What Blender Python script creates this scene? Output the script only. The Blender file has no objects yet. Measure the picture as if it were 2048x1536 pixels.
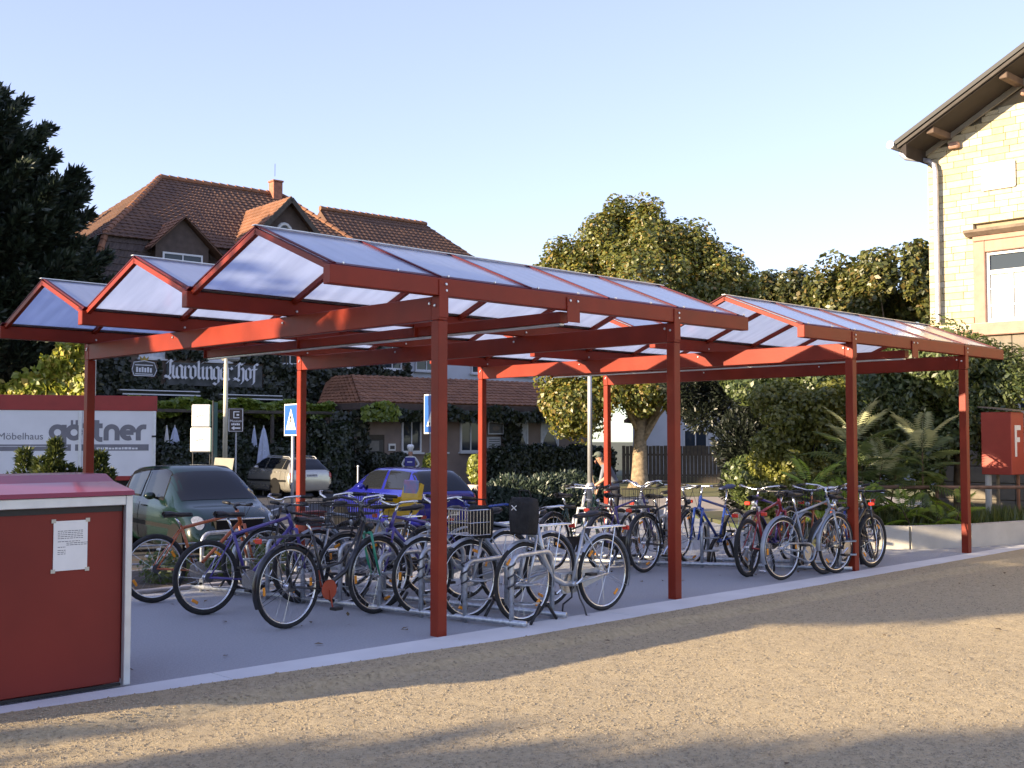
import bpy, bmesh, math, random
import numpy as np
from mathutils import Vector, Matrix, noise as mnoise
random.seed(7); rng = np.random.default_rng(7)
S = bpy.context.scene; COL = S.collection
R_ = math.radians; PI = math.pi; sin, cos = math.sin, math.cos

# ---------------------------------------------------------------- camera, sky, sun, exposure
CH = 1.6                                     # eye height above the paving
PITCH = 0.047562
AX = R_(45.89)                               # the shelters' long axis, clockwise of the view direction
EX = (sin(AX), cos(AX)); EY = (-cos(AX), sin(AX))      # x axis and y axis in (right, forward)
def rf(r, f, z=0.0):                         # metres right of / ahead of the camera -> world
    return Vector((r*EX[0] + f*EX[1], r*EY[0] + f*EY[1], z))
def at(u, v, f):                             # point seen at photograph pixel u,v standing f metres ahead
    x = (u-1024)/2290.0; y = -(v-768)/2290.0
    fw = cos(PITCH) - y*sin(PITCH); up = sin(PITCH) + y*cos(PITCH); t = f/fw
    return rf(x*t, f, CH + up*t)
cam = bpy.data.cameras.new('camera'); camo = bpy.data.objects.new('camera', cam); COL.objects.link(camo)
cam.sensor_width = 36; cam.lens = 36*2290/2048; cam.clip_end = 2000; cam.clip_start = 0.05
fwd = rf(0, 1)
camo.location = (0, 0, CH)
camo.rotation_euler = (R_(90)+PITCH, 0, math.atan2(fwd.y, fwd.x)-PI/2)
S.camera = camo
SUN_EL = R_(14.0)
SUN_XY = Vector((-0.964, 0.266))             # towards the sun, low on the left
w = bpy.data.worlds.new('World'); S.world = w; w.use_nodes = True
nt = w.node_tree; nt.nodes.clear()
sk = nt.nodes.new('ShaderNodeTexSky'); sk.sky_type = 'NISHITA'; sk.sun_disc = False
sk.sun_elevation = SUN_EL; sk.sun_rotation = math.atan2(SUN_XY.x, SUN_XY.y)
sk.altitude = 100; sk.air_density = 1.0; sk.dust_density = 0.5; sk.ozone_density = 3.2
bg = nt.nodes.new('ShaderNodeBackground'); bg.inputs[1].default_value = 0.15
ow = nt.nodes.new('ShaderNodeOutputWorld')
hs = nt.nodes.new('ShaderNodeHueSaturation'); hs.inputs['Hue'].default_value = .536; hs.inputs['Saturation'].default_value = 1.0
gm = nt.nodes.new('ShaderNodeGamma'); gm.inputs[1].default_value = .60; hs.inputs['Value'].default_value = 1.55
nt.links.new(sk.outputs[0], gm.inputs[0]); nt.links.new(gm.outputs[0], hs.inputs['Color']); nt.links.new(hs.outputs[0], bg.inputs[0]); nt.links.new(bg.outputs[0], ow.inputs[0])
sl = bpy.data.lights.new('sun', 'SUN'); so = bpy.data.objects.new('sun', sl); COL.objects.link(so)
sl.energy = 5.0; sl.angle = R_(0.55); sl.color = (1.0, 0.79, 0.53)
sd = Vector((SUN_XY.x*cos(SUN_EL), SUN_XY.y*cos(SUN_EL), sin(SUN_EL)))
so.rotation_euler = sd.to_track_quat('Z', 'Y').to_euler(); so.location = (-20, 10, 30)
S.view_settings.view_transform = 'Standard'; S.view_settings.look = 'None'
S.view_settings.exposure = 1.44; S.view_settings.gamma = 1.0
S.view_settings.use_curve_mapping = False
S.render.film_transparent = False
try:
    S.cycles.max_bounces = 8; S.cycles.transparent_max_bounces = 12; S.cycles.use_denoising = True
    S.cycles.caustics_reflective = False; S.cycles.caustics_refractive = False
except Exception: pass

# ---------------------------------------------------------------- materials
def _new(name):
    m = bpy.data.materials.new(name); m.use_nodes = True; m.node_tree.nodes.clear(); return m, m.node_tree.nodes, m.node_tree.links
def mat(name, col, rough=.5, metal=0., var=.10, scale=6., bump=0., bscale=80., coat=0., spec=.5, col2=None, thr=None, emit=None, rvar=0.):
    m, N, L = _new(name)
    out = N.new('ShaderNodeOutputMaterial'); b = N.new('ShaderNodeBsdfPrincipled'); L.new(b.outputs[0], out.inputs[0])
    tc = N.new('ShaderNodeTexCoord')
    n = N.new('ShaderNodeTexNoise'); n.inputs['Scale'].default_value = scale; n.inputs['Detail'].default_value = 6
    L.new(tc.outputs['Object'], n.inputs['Vector'])
    r = N.new('ShaderNodeValToRGB'); L.new(n.outputs[0], r.inputs[0])
    c = col
    if col2 is None:
        a, z = [min(1, x*(1-var)) for x in c], [min(1, x*(1+var)) for x in c]
    else: a, z = col, col2
    r.color_ramp.elements[0].position = .32 if thr is None else thr[0]; r.color_ramp.elements[1].position = .68 if thr is None else thr[1]
    r.color_ramp.elements[0].color = (*a, 1); r.color_ramp.elements[1].color = (*z, 1)
    L.new(r.outputs[0], b.inputs['Base Color'])
    b.inputs['Roughness'].default_value = rough; b.inputs['Metallic'].default_value = metal
    b.inputs['Specular IOR Level'].default_value = spec
    if coat: b.inputs['Coat Weight'].default_value = coat; b.inputs['Coat Roughness'].default_value = .06
    if rvar:
        mr = N.new('ShaderNodeMapRange'); L.new(n.outputs[0], mr.inputs[0]); mr.inputs[3].default_value = rough-rvar; mr.inputs[4].default_value = rough+rvar
        L.new(mr.outputs[0], b.inputs['Roughness'])
    if bump:
        n2 = N.new('ShaderNodeTexNoise'); n2.inputs['Scale'].default_value = bscale; n2.inputs['Detail'].default_value = 5
        L.new(tc.outputs['Object'], n2.inputs['Vector'])
        bp = N.new('ShaderNodeBump'); bp.inputs['Strength'].default_value = bump; bp.inputs['Distance'].default_value = .02
        L.new(n2.outputs[0], bp.inputs['Height']); L.new(bp.outputs[0], b.inputs['Normal'])
    if emit: b.inputs['Emission Color'].default_value = (*emit[:3], 1); b.inputs['Emission Strength'].default_value = emit[3]
    return m
def leafmat(name, c1, c2, trans=.35, c3=None, gloss=.06):
    m, N, L = _new(name)
    out = N.new('ShaderNodeOutputMaterial')
    g = N.new('ShaderNodeNewGeometry'); r = N.new('ShaderNodeValToRGB')
    L.new(g.outputs['Random Per Island'], r.inputs[0])
    e = r.color_ramp.elements; e[0].color = (*c1, 1); e[1].color = (*c2, 1)
    if c3: e[1].position = .78; k = e.new(1.0); k.color = (*c3, 1)
    d = N.new('ShaderNodeBsdfDiffuse'); t = N.new('ShaderNodeBsdfTranslucent'); x = N.new('ShaderNodeMixShader'); x.inputs[0].default_value = trans
    L.new(r.outputs[0], d.inputs[0]); L.new(r.outputs[0], t.inputs[0]); L.new(d.outputs[0], x.inputs[1]); L.new(t.outputs[0], x.inputs[2])
    gl = N.new('ShaderNodeBsdfGlossy'); gl.inputs['Roughness'].default_value = .45; x2 = N.new('ShaderNodeMixShader'); x2.inputs[0].default_value = gloss
    L.new(x.outputs[0], x2.inputs[1]); L.new(gl.outputs[0], x2.inputs[2]); L.new(x2.outputs[0], out.inputs[0])
    return m
def glassmat(name, tint, rough=.03):
    m, N, L = _new(name)
    out = N.new('ShaderNodeOutputMaterial'); b = N.new('ShaderNodeBsdfPrincipled'); L.new(b.outputs[0], out.inputs[0])
    b.inputs['Base Color'].default_value = (*tint, 1); b.inputs['Roughness'].default_value = rough; b.inputs['Specular IOR Level'].default_value = .42
    return m
def sheetmat(name):                          # milky twin-wall roof sheet: dull translucent body with a soft sky sheen
    m, N, L = _new(name)
    out = N.new('ShaderNodeOutputMaterial')
    tc = N.new('ShaderNodeTexCoord'); n = N.new('ShaderNodeTexNoise'); n.inputs['Scale'].default_value = 3.0; n.inputs['Detail'].default_value = 5
    mp = N.new('ShaderNodeMapping'); mp.inputs['Scale'].default_value = (3.2, .45, .45); L.new(tc.outputs['Object'], mp.inputs[0]); L.new(mp.outputs[0], n.inputs['Vector'])   # dust run down the slope
    r = N.new('ShaderNodeValToRGB'); r.color_ramp.elements[0].position = .3; r.color_ramp.elements[1].position = .62; r.color_ramp.elements[0].color = (.66, .73, .87, 1); r.color_ramp.elements[1].color = (.76, .83, .97, 1)
    L.new(n.outputs[0], r.inputs[0])
    d = N.new('ShaderNodeBsdfDiffuse'); t = N.new('ShaderNodeBsdfTranslucent'); x = N.new('ShaderNodeMixShader'); x.inputs[0].default_value = .74
    L.new(r.outputs[0], d.inputs[0]); L.new(r.outputs[0], t.inputs[0]); L.new(d.outputs[0], x.inputs[1]); L.new(t.outputs[0], x.inputs[2])
    tr = N.new('ShaderNodeBsdfTransparent'); tr.inputs[0].default_value = (.86, .91, 1, 1); x3 = N.new('ShaderNodeMixShader'); x3.inputs[0].default_value = .07
    L.new(x.outputs[0], x3.inputs[1]); L.new(tr.outputs[0], x3.inputs[2])
    fr = N.new('ShaderNodeFresnel'); fr.inputs[0].default_value = 1.5
    gl = N.new('ShaderNodeBsdfGlossy'); gl.inputs['Roughness'].default_value = .16; x2 = N.new('ShaderNodeMixShader')
    gb = N.new('ShaderNodeNewGeometry'); iv = N.new('ShaderNodeMath'); iv.operation = 'SUBTRACT'; iv.inputs[0].default_value = 1; L.new(gb.outputs['Backfacing'], iv.inputs[1])
    mu = N.new('ShaderNodeMath'); mu.operation = 'MULTIPLY'; L.new(fr.outputs[0], mu.inputs[0]); L.new(iv.outputs[0], mu.inputs[1])   # sheen on outer faces only
    L.new(mu.outputs[0], x2.inputs[0]); L.new(x3.outputs[0], x2.inputs[1]); L.new(gl.outputs[0], x2.inputs[2]); L.new(x2.outputs[0], out.inputs[0])
    return m

# ---------------------------------------------------------------- mesh helper
class MB:
    def __init__(s): s.v = []; s.f = []; s.mi = []; s.cur = 0
    def add(s, vs, fs):
        o = len(s.v); s.v.extend([tuple(p) for p in vs]); s.f.extend([tuple(i+o for i in f) for f in fs]); s.mi.extend([s.cur]*len(fs)); return s
    def box(s, a, b):
        x0, y0, z0 = a; x1, y1, z1 = b
        return s.add([(x0,y0,z0),(x1,y0,z0),(x1,y1,z0),(x0,y1,z0),(x0,y0,z1),(x1,y0,z1),(x1,y1,z1),(x0,y1,z1)],
                     [(0,3,2,1),(4,5,6,7),(0,1,5,4),(1,2,6,5),(2,3,7,6),(3,0,4,7)])
    def bbox(s, a, b, r=.006):               # box with its edges broken
        x0, y0, z0 = a; x1, y1, z1 = b
        bm = bmesh.new(); bmesh.ops.create_cube(bm, size=1)
        for v in bm.verts: v.co = ((x0+x1)/2+v.co.x*(x1-x0), (y0+y1)/2+v.co.y*(y1-y0), (z0+z1)/2+v.co.z*(z1-z0))
        bmesh.ops.bevel(bm, geom=bm.edges[:], offset=r, segments=1, affect='EDGES')
        bm.verts.index_update(); s.add([v.co[:] for v in bm.verts], [[v.index for v in f.verts] for f in bm.faces]); bm.free(); return s
    def beam(s, p, q, w, h, up=(0,0,1)):     # rectangular bar from p to q
        p, q = Vector(p), Vector(q); d = (q-p).normalized(); u = Vector(up); sd_ = d.cross(u)
        if sd_.length < 1e-4: sd_ = d.cross(Vector((1,0,0)))
        sd_.normalize(); u = sd_.cross(d).normalized()
        c = []
        for e in (p, q):
            for a, b in ((-1,-1),(1,-1),(1,1),(-1,1)): c.append(e + sd_*a*w/2 + u*b*h/2)
        return s.add(c, [(3,2,1,0),(4,5,6,7),(0,1,5,4),(1,2,6,5),(2,3,7,6),(3,0,4,7)])
    def tube(s, pts, r, n=8, cap=True):
        pts = [Vector(p) for p in pts]; m = len(pts); rr = r if hasattr(r, '__len__') else [r]*m
        ref = None; rings = []
        for i in range(m):
            a = pts[max(0, i-1)]; b = pts[min(m-1, i+1)]; d = (b-a)
            d = d.normalized() if d.length > 1e-9 else Vector((0,0,1))
            if ref is None: ref = d.orthogonal().normalized()
            else:
                ref = ref - d*ref.dot(d); ref = ref.normalized() if ref.length > 1e-6 else d.orthogonal().normalized()
            w2 = d.cross(ref)
            rings.append([pts[i] + (ref*cos(2*PI*k/n) + w2*sin(2*PI*k/n))*rr[i] for k in range(n)])
        vs = [p for ring in rings for p in ring]; fs = []
        for i in range(m-1):
            for k in range(n): fs.append((i*n+k, i*n+(k+1)%n, (i+1)*n+(k+1)%n, (i+1)*n+k))
        if cap: fs.append(tuple(range(n-1, -1, -1))); fs.append(tuple((m-1)*n+k for k in range(n)))
        return s.add(vs, fs)
    def torus(s, c, ax, R, r, n=28, m=8, a0=0, a1=2*PI, sq=1.0):
        c = Vector(c); ax = Vector(ax).normalized(); e1 = Vector((0,0,1)) if abs(ax.z) < .9 else Vector((1,0,0)); e1 = (e1-ax*e1.dot(ax)).normalized(); e2 = ax.cross(e1)
        full = abs(a1-a0-2*PI) < 1e-6; k = n if full else n+1; vs = []
        for i in range(k):
            a = a0+(a1-a0)*i/n; d = e1*cos(a)+e2*sin(a)
            for j in range(m):
                b = 2*PI*j/m; vs.append(c+d*(R+r*cos(b))+ax*(r*sq*sin(b)))
        fs = []
        for i in range(n):
            i2 = (i+1) % k
            for j in range(m): fs.append((i*m+j, i2*m+j, i2*m+(j+1)%m, i*m+(j+1)%m))
        return s.add(vs, fs)
    def lathe(s, c, ax, prof, n=20):         # prof: (radius, height along ax)
        c = Vector(c); ax = Vector(ax).normalized(); e1 = ax.orthogonal().normalized(); e2 = ax.cross(e1); m = len(prof); vs = []
        for r, h in prof:
            for k in range(n): a = 2*PI*k/n; vs.append(c+ax*h+(e1*cos(a)+e2*sin(a))*max(r, 1e-4))
        fs = [(i*n+k, i*n+(k+1)%n, (i+1)*n+(k+1)%n, (i+1)*n+k) for i in range(m-1) for k in range(n)]
        fs.append(tuple(range(n-1, -1, -1))); fs.append(tuple((m-1)*n+k for k in range(n)))
        return s.add(vs, fs)
    def ell(s, c, rx, ry, rz, n=12, m=8, jit=0, f=None):
        vs = []; c = Vector(c)
        for i in range(m+1):
            t = PI*i/m
            for k in range(n):
                a = 2*PI*k/n; p = Vector((rx*sin(t)*cos(a), ry*sin(t)*sin(a), rz*cos(t)))
                if jit: p *= 1+jit*(random.random()-.5)
                vs.append(c+p)
        return s.add(vs, [(i*n+k, (i+1)*n+k, (i+1)*n+(k+1)%n, i*n+(k+1)%n) for i in range(m) for k in range(n)])
    def prism(s, poly, off):                 # extrude a planar polygon (list of 3d points) by vector off
        n = len(poly); off = Vector(off); a = [Vector(p) for p in poly]
        return s.add(a+[p+off for p in a], [tuple(range(n-1, -1, -1)), tuple(range(n, 2*n))]+[(i, (i+1)%n, n+(i+1)%n, n+i) for i in range(n)])
    def quad(s, a, b, c, d): return s.add([a, b, c, d], [(0,1,2,3)])
    def outward(s):
        bm = bmesh.new(); vv = [bm.verts.new(p) for p in s.v]
        for f in s.f: bm.faces.new([vv[i] for i in f])
        bmesh.ops.recalc_face_normals(bm, faces=bm.faces[:]); bm.verts.index_update(); s.f = [tuple(v.index for v in f.verts) for f in bm.faces]; bm.free(); return s
    def build(s, name, m, parent=None, smooth=False, world=False, loc=None):
        me = bpy.data.meshes.new(name); vs = s.v
        if world and parent is not None:
            inv = parent_inv(parent); vs = [inv @ Vector(p) for p in vs]
        me.from_pydata([tuple(p) for p in vs], [], s.f)
        ms = m if isinstance(m, (list, tuple)) else [m]
        for k in ms: me.materials.append(k)
        if len(ms) > 1: me.polygons.foreach_set('material_index', s.mi)
        if smooth: me.polygons.foreach_set('use_smooth', [True]*len(me.polygons))
        me.update()
        return link(name, me, parent, loc)
def parent_inv(p):
    M = Matrix.Identity(4); q = p
    while q is not None:
        M = (Matrix.Translation(q.location) @ q.rotation_euler.to_matrix().to_4x4()) @ M; q = q.parent
    return M.inverted()
def link(name, me, parent=None, loc=None):
    o = bpy.data.objects.new(name, me); COL.objects.link(o)
    if parent is not None: o.parent = parent
    if loc is not None: o.location = loc
    return o
def fix(o, deg=35):                          # smooth shading that keeps hard edges
    try: o.data.set_sharp_from_angle(angle=R_(deg))
    except Exception: pass
    return o
def tag(o, label=None, cat=None, group=None, kind=None):
    if label: o['label'] = label
    if cat: o['category'] = cat
    if group: o['group'] = group
    if kind: o['kind'] = kind
    return o
def empty(name, loc, rz=0.):
    o = bpy.data.objects.new(name, None); COL.objects.link(o); o.location = loc; o.rotation_euler = (0, 0, rz); o.empty_display_size = .2
    return o
def kids(o): return [c for c in ALLKIDS(o)]
def ALLKIDS(o): return list(o.children)
def copy_tree(o, parent=None):
    c = o.copy(); COL.objects.link(c)
    if parent is not None: c.parent = parent; c.matrix_parent_inverse = o.matrix_parent_inverse.copy()
    for ch in list(o.children): copy_tree(ch, c)
    return c
def structure(mb, name, m, smooth=False):
    o = mb.build(name, m, smooth=smooth); o['kind'] = 'structure'; return o
def np_mesh(name, verts, faces, m, parent=None, smooth=False):   # faces: (n,k) int array
    me = bpy.data.meshes.new(name); nv, (nf, k) = len(verts), faces.shape
    me.vertices.add(nv); me.vertices.foreach_set('co', np.asarray(verts, np.float32).ravel())
    me.loops.add(nf*k); me.loops.foreach_set('vertex_index', faces.astype(np.int32).ravel())
    me.polygons.add(nf); me.polygons.foreach_set('loop_start', np.arange(0, nf*k, k, dtype=np.int32)); 
    if smooth: me.polygons.foreach_set('use_smooth', np.ones(nf, bool))
    me.materials.append(m); me.update(calc_edges=True); me.validate()
    return link(name, me, parent)
def text_mesh(body, size, depth=.004, offset=0., shear=0., space=1.0):
    cu = bpy.data.curves.new('t', 'FONT'); cu.body = body; cu.size = size; cu.extrude = depth; cu.offset = offset; cu.shear = shear; cu.space_character = space
    cu.align_x = 'CENTER'; cu.align_y = 'CENTER'; cu.resolution_u = 3
    o = bpy.data.objects.new('t', cu); COL.objects.link(o)
    dg = bpy.context.evaluated_depsgraph_get(); me = bpy.data.meshes.new_from_object(o.evaluated_get(dg)); bpy.data.objects.remove(o); bpy.data.curves.remove(cu)
    return me
def put_text(name, body, size, m, parent, loc, right, up=(0,0,1), **k):   # lettering standing on a face, loc/right/up in the parent's frame
    me = text_mesh(body, size, **k); me.materials.clear(); me.materials.append(m)
    r = Vector(right).normalized(); u = Vector(up).normalized(); n = r.cross(u)
    M = Matrix((( r.x, u.x, n.x, loc[0]), (r.y, u.y, n.y, loc[1]), (r.z, u.z, n.z, loc[2]), (0,0,0,1)))
    me.transform(M); return link(name, me, parent)

# shared palette (base colours)
M_RED   = mat('red_paint', (.215,.024,.010), .42, 0, .18, 2.2, spec=.26, bump=.03, bscale=40, rvar=.06)
M_REDC  = mat('red_cover_profile', (.085,.008,.016), .5, 0, .10, 5, spec=.2)
M_ALU   = mat('brushed_aluminium', (.62,.64,.66), .42, .6, .06, 10)
M_GALV  = mat('galvanised_steel', (.50,.53,.57), .42, .75, .22, 26, rvar=.1)
M_STEEL = mat('chrome_steel', (.72,.73,.75), .22, 1, .05, 10)
M_BLACK = mat('black_plastic', (.012,.012,.013), .5, 0, .2, 30)
M_RUB   = mat('tyre_rubber', (.018,.018,.019), .8, 0, .35, 25, bump=.2, bscale=160)
M_WHITE = mat('white_plastic', (.78,.78,.76), .4, 0, .04, 8)
M_WGLO  = mat('white_sign_face', (.82,.82,.80), .35, 0, .03, 4)
M_GREYD = mat('dark_grey_metal', (.06,.06,.065), .45, .3, .1, 10)
M_YREF  = mat('amber_reflector', (.80,.30,.02), .25, 0, .1, 60, coat=.5)
M_RREF  = mat('red_reflector', (.62,.03,.015), .25, 0, .1, 60, coat=.5)
M_GLASS = glassmat('dark_window_glass', (.012,.014,.018))
M_GLAZ  = glassmat('house_window_glass', (.03,.04,.055))
M_LAMP  = mat('clear_lens', (.34,.36,.38), .15, .4, .35, 30, coat=.6)
M_SHEET = sheetmat('opal_roof_sheet')
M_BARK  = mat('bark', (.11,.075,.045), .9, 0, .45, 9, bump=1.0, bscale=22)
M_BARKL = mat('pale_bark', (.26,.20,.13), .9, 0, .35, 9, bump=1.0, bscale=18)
M_PRINT = mat('printed_ink', (.10,.10,.11), .6, 0, .1, 10)
M_CONC  = mat('pale_concrete', (.52,.49,.42), .8, 0, .10, 3, bump=.15, bscale=60)
# ================================================================ THE SETTING
def fbm(x, y, sc, seed=0.):
    return mnoise.noise(Vector((x*sc+seed, y*sc-seed, seed*.37)))
# ---- far ground, bank and street (the street lies about half a metre below the paving)
ZS = -0.45
M_SOIL = mat('verge_soil', (.10,.085,.05), .95, 0, .3, 1.2, bump=.4, bscale=14, col2=(.06,.085,.03))
M_ASPH = mat('asphalt', (.060,.060,.064), .85, 0, .22, .8, bump=.35, bscale=90)
M_PAVE = mat('sandy_pavement', (.36,.31,.24), .9, 0, .12, .7, bump=.2, bscale=50)
M_VERGE = mat('dry_grass_ground', (.20,.165,.06), .95, 0, .3, 3, bump=.5, bscale=40, col2=(.11,.13,.035))
mb = MB(); mb.quad((-500,-500,ZS-.03),(500,-500,ZS-.03),(500,500,ZS-.03),(-500,500,ZS-.03)); structure(mb, 'ground', M_SOIL)
def rfquad(r0, r1, f0, f1, z, skew=0.):
    m = MB(); m.quad(rf(r0,f0+skew*r0,z), rf(r1,f0+skew*r1,z), rf(r1,f1+skew*r1,z), rf(r0,f1+skew*r0,z)); return m
structure(rfquad(-60, 60, 17.6, 60, ZS), 'street', M_ASPH)
structure(rfquad(1.2, 13, 29, 38.5, ZS+.10), 'sidewalk', M_PAVE)
mb = MB()
for a, b in ((1.2, 13),):
    p = [rf(a,28.85,ZS), rf(b,28.85,ZS), rf(b,29,ZS), rf(a,29,ZS)]; mb.prism(p, (0,0,.104))
structure(mb, 'street_kerb', mat('kerb_granite', (.33,.32,.30), .85, 0, .2, 14))
structure(rfquad(1.2, 16, 38.5, 60, ZS+.11), 'verge', M_VERGE)
mb = MB()
for f, w_ in ((27.2, .12),):
    for r in np.arange(-6, 12, 3.2): mb.add(rfquad(r, r+1.7, f, f+w_, ZS+.004).v, [(0,1,2,3)])
for r in (-9.5, -6.9): mb.add(rfquad(r, r+.12, 30, 38, ZS+.004).v, [(0,1,2,3)])
structure(mb, 'road_markings', mat('road_paint', (.55,.55,.52), .7, 0, .2, 9))
# ---- paving under the shelters: one slab with a planted bank behind it
M_PAV = mat('fine_grit_paving', (.355,.37,.395), .9, 0, .11, 60, bump=.6, bscale=170)
def slab(poly, z, t): 
    m = MB(); m.prism([(x,y,z-t) for x,y in poly], (0,0,t)); return m
structure(slab([(-9,7.06),(21,7.06),(21,14.6),(9.4,14.6),(8.2,11.25),(-9,11.9)], 0, .6), 'paving', M_PAV)
# bank between paving and street
g = []; nx, ny = 60, 16; vs = []
M_BED = mat('bed_mulch', (.075,.058,.042), .95, 0, .35, 9, bump=.8, bscale=30)
for j in range(ny):
    for i in range(nx):
        x = -10+i*(32/(nx-1)); y0 = 11.15 if x < 8.3 else 14.5; t = j/(ny-1); y = y0+t*(18.5-y0)
        z = -.01+.03*fbm(x,y,1.1) - .44*min(1, max(0, (y-13.3)/3.6)); vs.append((x,y,z))
fs = np.array([(j*nx+i, j*nx+i+1, (j+1)*nx+i+1, (j+1)*nx+i) for j in range(ny-1) for i in range(nx-1)])
o = np_mesh('planted_bank', np.array(vs), fs, M_BED, smooth=True); o['kind'] = 'structure'
mb = MB(); mb.bbox((-9,11.18,-.1),(8.15,11.30,.035), .01); structure(mb, 'bed_kerb', mat('bed_kerb_concrete', (.36,.34,.33), .85, 0, .15, 8))
# ---- kerb band of pale concrete edging slabs
M_KERB = mat('kerb_concrete', (.62,.63,.62), .8, 0, .07, 2.2, bump=.12, bscale=90)
kt = empty('kerb', (6, 6.8, 0)); kt['kind'] = 'structure'
x = -6.0
while x < 24:
    m = MB(); l = 2.0; m.bbox((x+.002, 6.42, -.14), (x+l-.002, 7.055, .012+.002*random.random()), .006); m.build('kerb_stone', M_KERB, kt, world=True); x += l
# ---- gravel forecourt: fine relief near by, plain apron beyond, loose stones on top
def gz(x, y): 
    e = max(0., 1-(6.75-y)/.9)
    return -.035 + .022*fbm(x,y,.45,3) + .010*fbm(x,y,1.3,9) + .005*fbm(x,y,4.1,5) + .003*fbm(x,y,11,2) + .010*e
def edge(x):                                  # where the gravel has crept over the kerb band
    pts = ((-8,6.93),(2.55,6.88),(6.41,6.60),(10.5,6.66),(16.95,6.80),(26,6.84))
    for (a,b),(c,d) in zip(pts, pts[1:]):
        if x <= c: return b+(d-b)*(x-a)/(c-a)+.012*fbm(x,0,3)+.006*fbm(x,0,17)
    return 6.84
M_GRAV = mat('gravel_ground', (.43,.345,.205), .95, 0, .2, 26, bump=.8, bscale=230, col2=(.56,.46,.285))
xs = np.arange(-1.2, 19, .042); ys = np.concatenate([np.arange(-3.5, 6.2, .042)]); nrow = 12
V = []; nxg = len(xs)
rows = len(ys)+nrow
for x in xs:
    e = edge(x)
    for y in ys: V.append((x, y, gz(x,y)))
    y0 = ys[-1]
    for k in range(1, nrow+1):
        y = y0+(e-y0)*k/nrow; z = gz(x,y)
        t = k/nrow; b_ = min(1, t/.28); b_ = b_*b_*(3-2*b_); z = z*(1-b_)+(.027-.010*t*t+.003*fbm(x,y,9,4))*b_ if k < nrow else .011
        V.append((x,y,z))
V = np.array(V); hh = rng.random(len(V))*.012; m_ = V[:,1] < 6.45; V[m_,2] += hh[m_]*.55
I = np.arange(nxg-1)[:,None]*rows+np.arange(rows-1)[None,:]; I = I.ravel()
F = np.stack([I, I+rows, I+rows+1, I+1], 1)
o = np_mesh('gravel_forecourt', V, F, M_GRAV, smooth=True); o['kind'] = 'structure'
mb = MB()
mb.quad((-60,-60,-.11),(60,-60,-.11),(60,6.5,-.11),(-60,6.5,-.11)); structure(mb, 'gravel_apron', M_GRAV)
# loose stones (nobody could count them)
n = 150000
u = rng.random(n); Fw = 4.2+10.5*u**1.35; Rw = (rng.random(n)*2-1)*Fw*.50
X = Rw*EX[0]+Fw*EX[1]; Y = Rw*EY[0]+Fw*EY[1]
keep = np.array([Y[i] < edge(X[i])-.05 and -1 < X[i] < 18.5 and Y[i] > -3.3 for i in range(n)]); X = X[keep]; Y = Y[keep]; n = len(X)
def gtop(x, y):
    z = gz(x, y)
    if y > ys[-1]:
        e = edge(x); t = (y-ys[-1])/(e-ys[-1]); b = min(1, t/.28); b = b*b*(3-2*b); z = z*(1-b)+(.027-.010*t*t+.003*fbm(x,y,9,4))*b
    return z+.003
Z = np.array([gtop(X[i],Y[i]) for i in range(n)])+.002
r = .0035+.0075*rng.random(n)**3.2
oct_ = np.array([(1,0,-.15),(0,1,-.15),(-1,0,-.15),(0,-1,-.15),(0,0,.5)]); of = np.array([(0,1,4),(1,2,4),(2,3,4),(3,0,4)])
a = rng.random(n)*6.28; ca, sa = np.cos(a), np.sin(a); J = .6+.8*rng.random((n,5,1))
P = oct_[None]*J*r[:,None,None]; Q = P.copy(); Q[:,:,0] = P[:,:,0]*ca[:,None]-P[:,:,1]*sa[:,None]; Q[:,:,1] = P[:,:,0]*sa[:,None]+P[:,:,1]*ca[:,None]
Q += np.stack([X,Y,Z],1)[:,None,:]
mm, N_, L_ = _new('gravel_stone')
out = N_.new('ShaderNodeOutputMaterial'); b_ = N_.new('ShaderNodeBsdfPrincipled'); L_.new(b_.outputs[0], out.inputs[0]); b_.inputs['Roughness'].default_value = .85
gg = N_.new('ShaderNodeNewGeometry'); rr_ = N_.new('ShaderNodeValToRGB'); L_.new(gg.outputs['Random Per Island'], rr_.inputs[0]); L_.new(rr_.outputs[0], b_.inputs['Base Color'])
rr_.color_ramp.elements[0].color = (.25,.20,.125,1); rr_.color_ramp.elements[1].color = (.46,.375,.23,1)
o = np_mesh('gravel', Q.reshape(-1,3), (of[None]+5*np.arange(n)[:,None,None]).reshape(-1,3), mm)
tag(o, 'loose pale gravel stones strewn over the sandy forecourt', 'gravel', kind='stuff')
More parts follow.
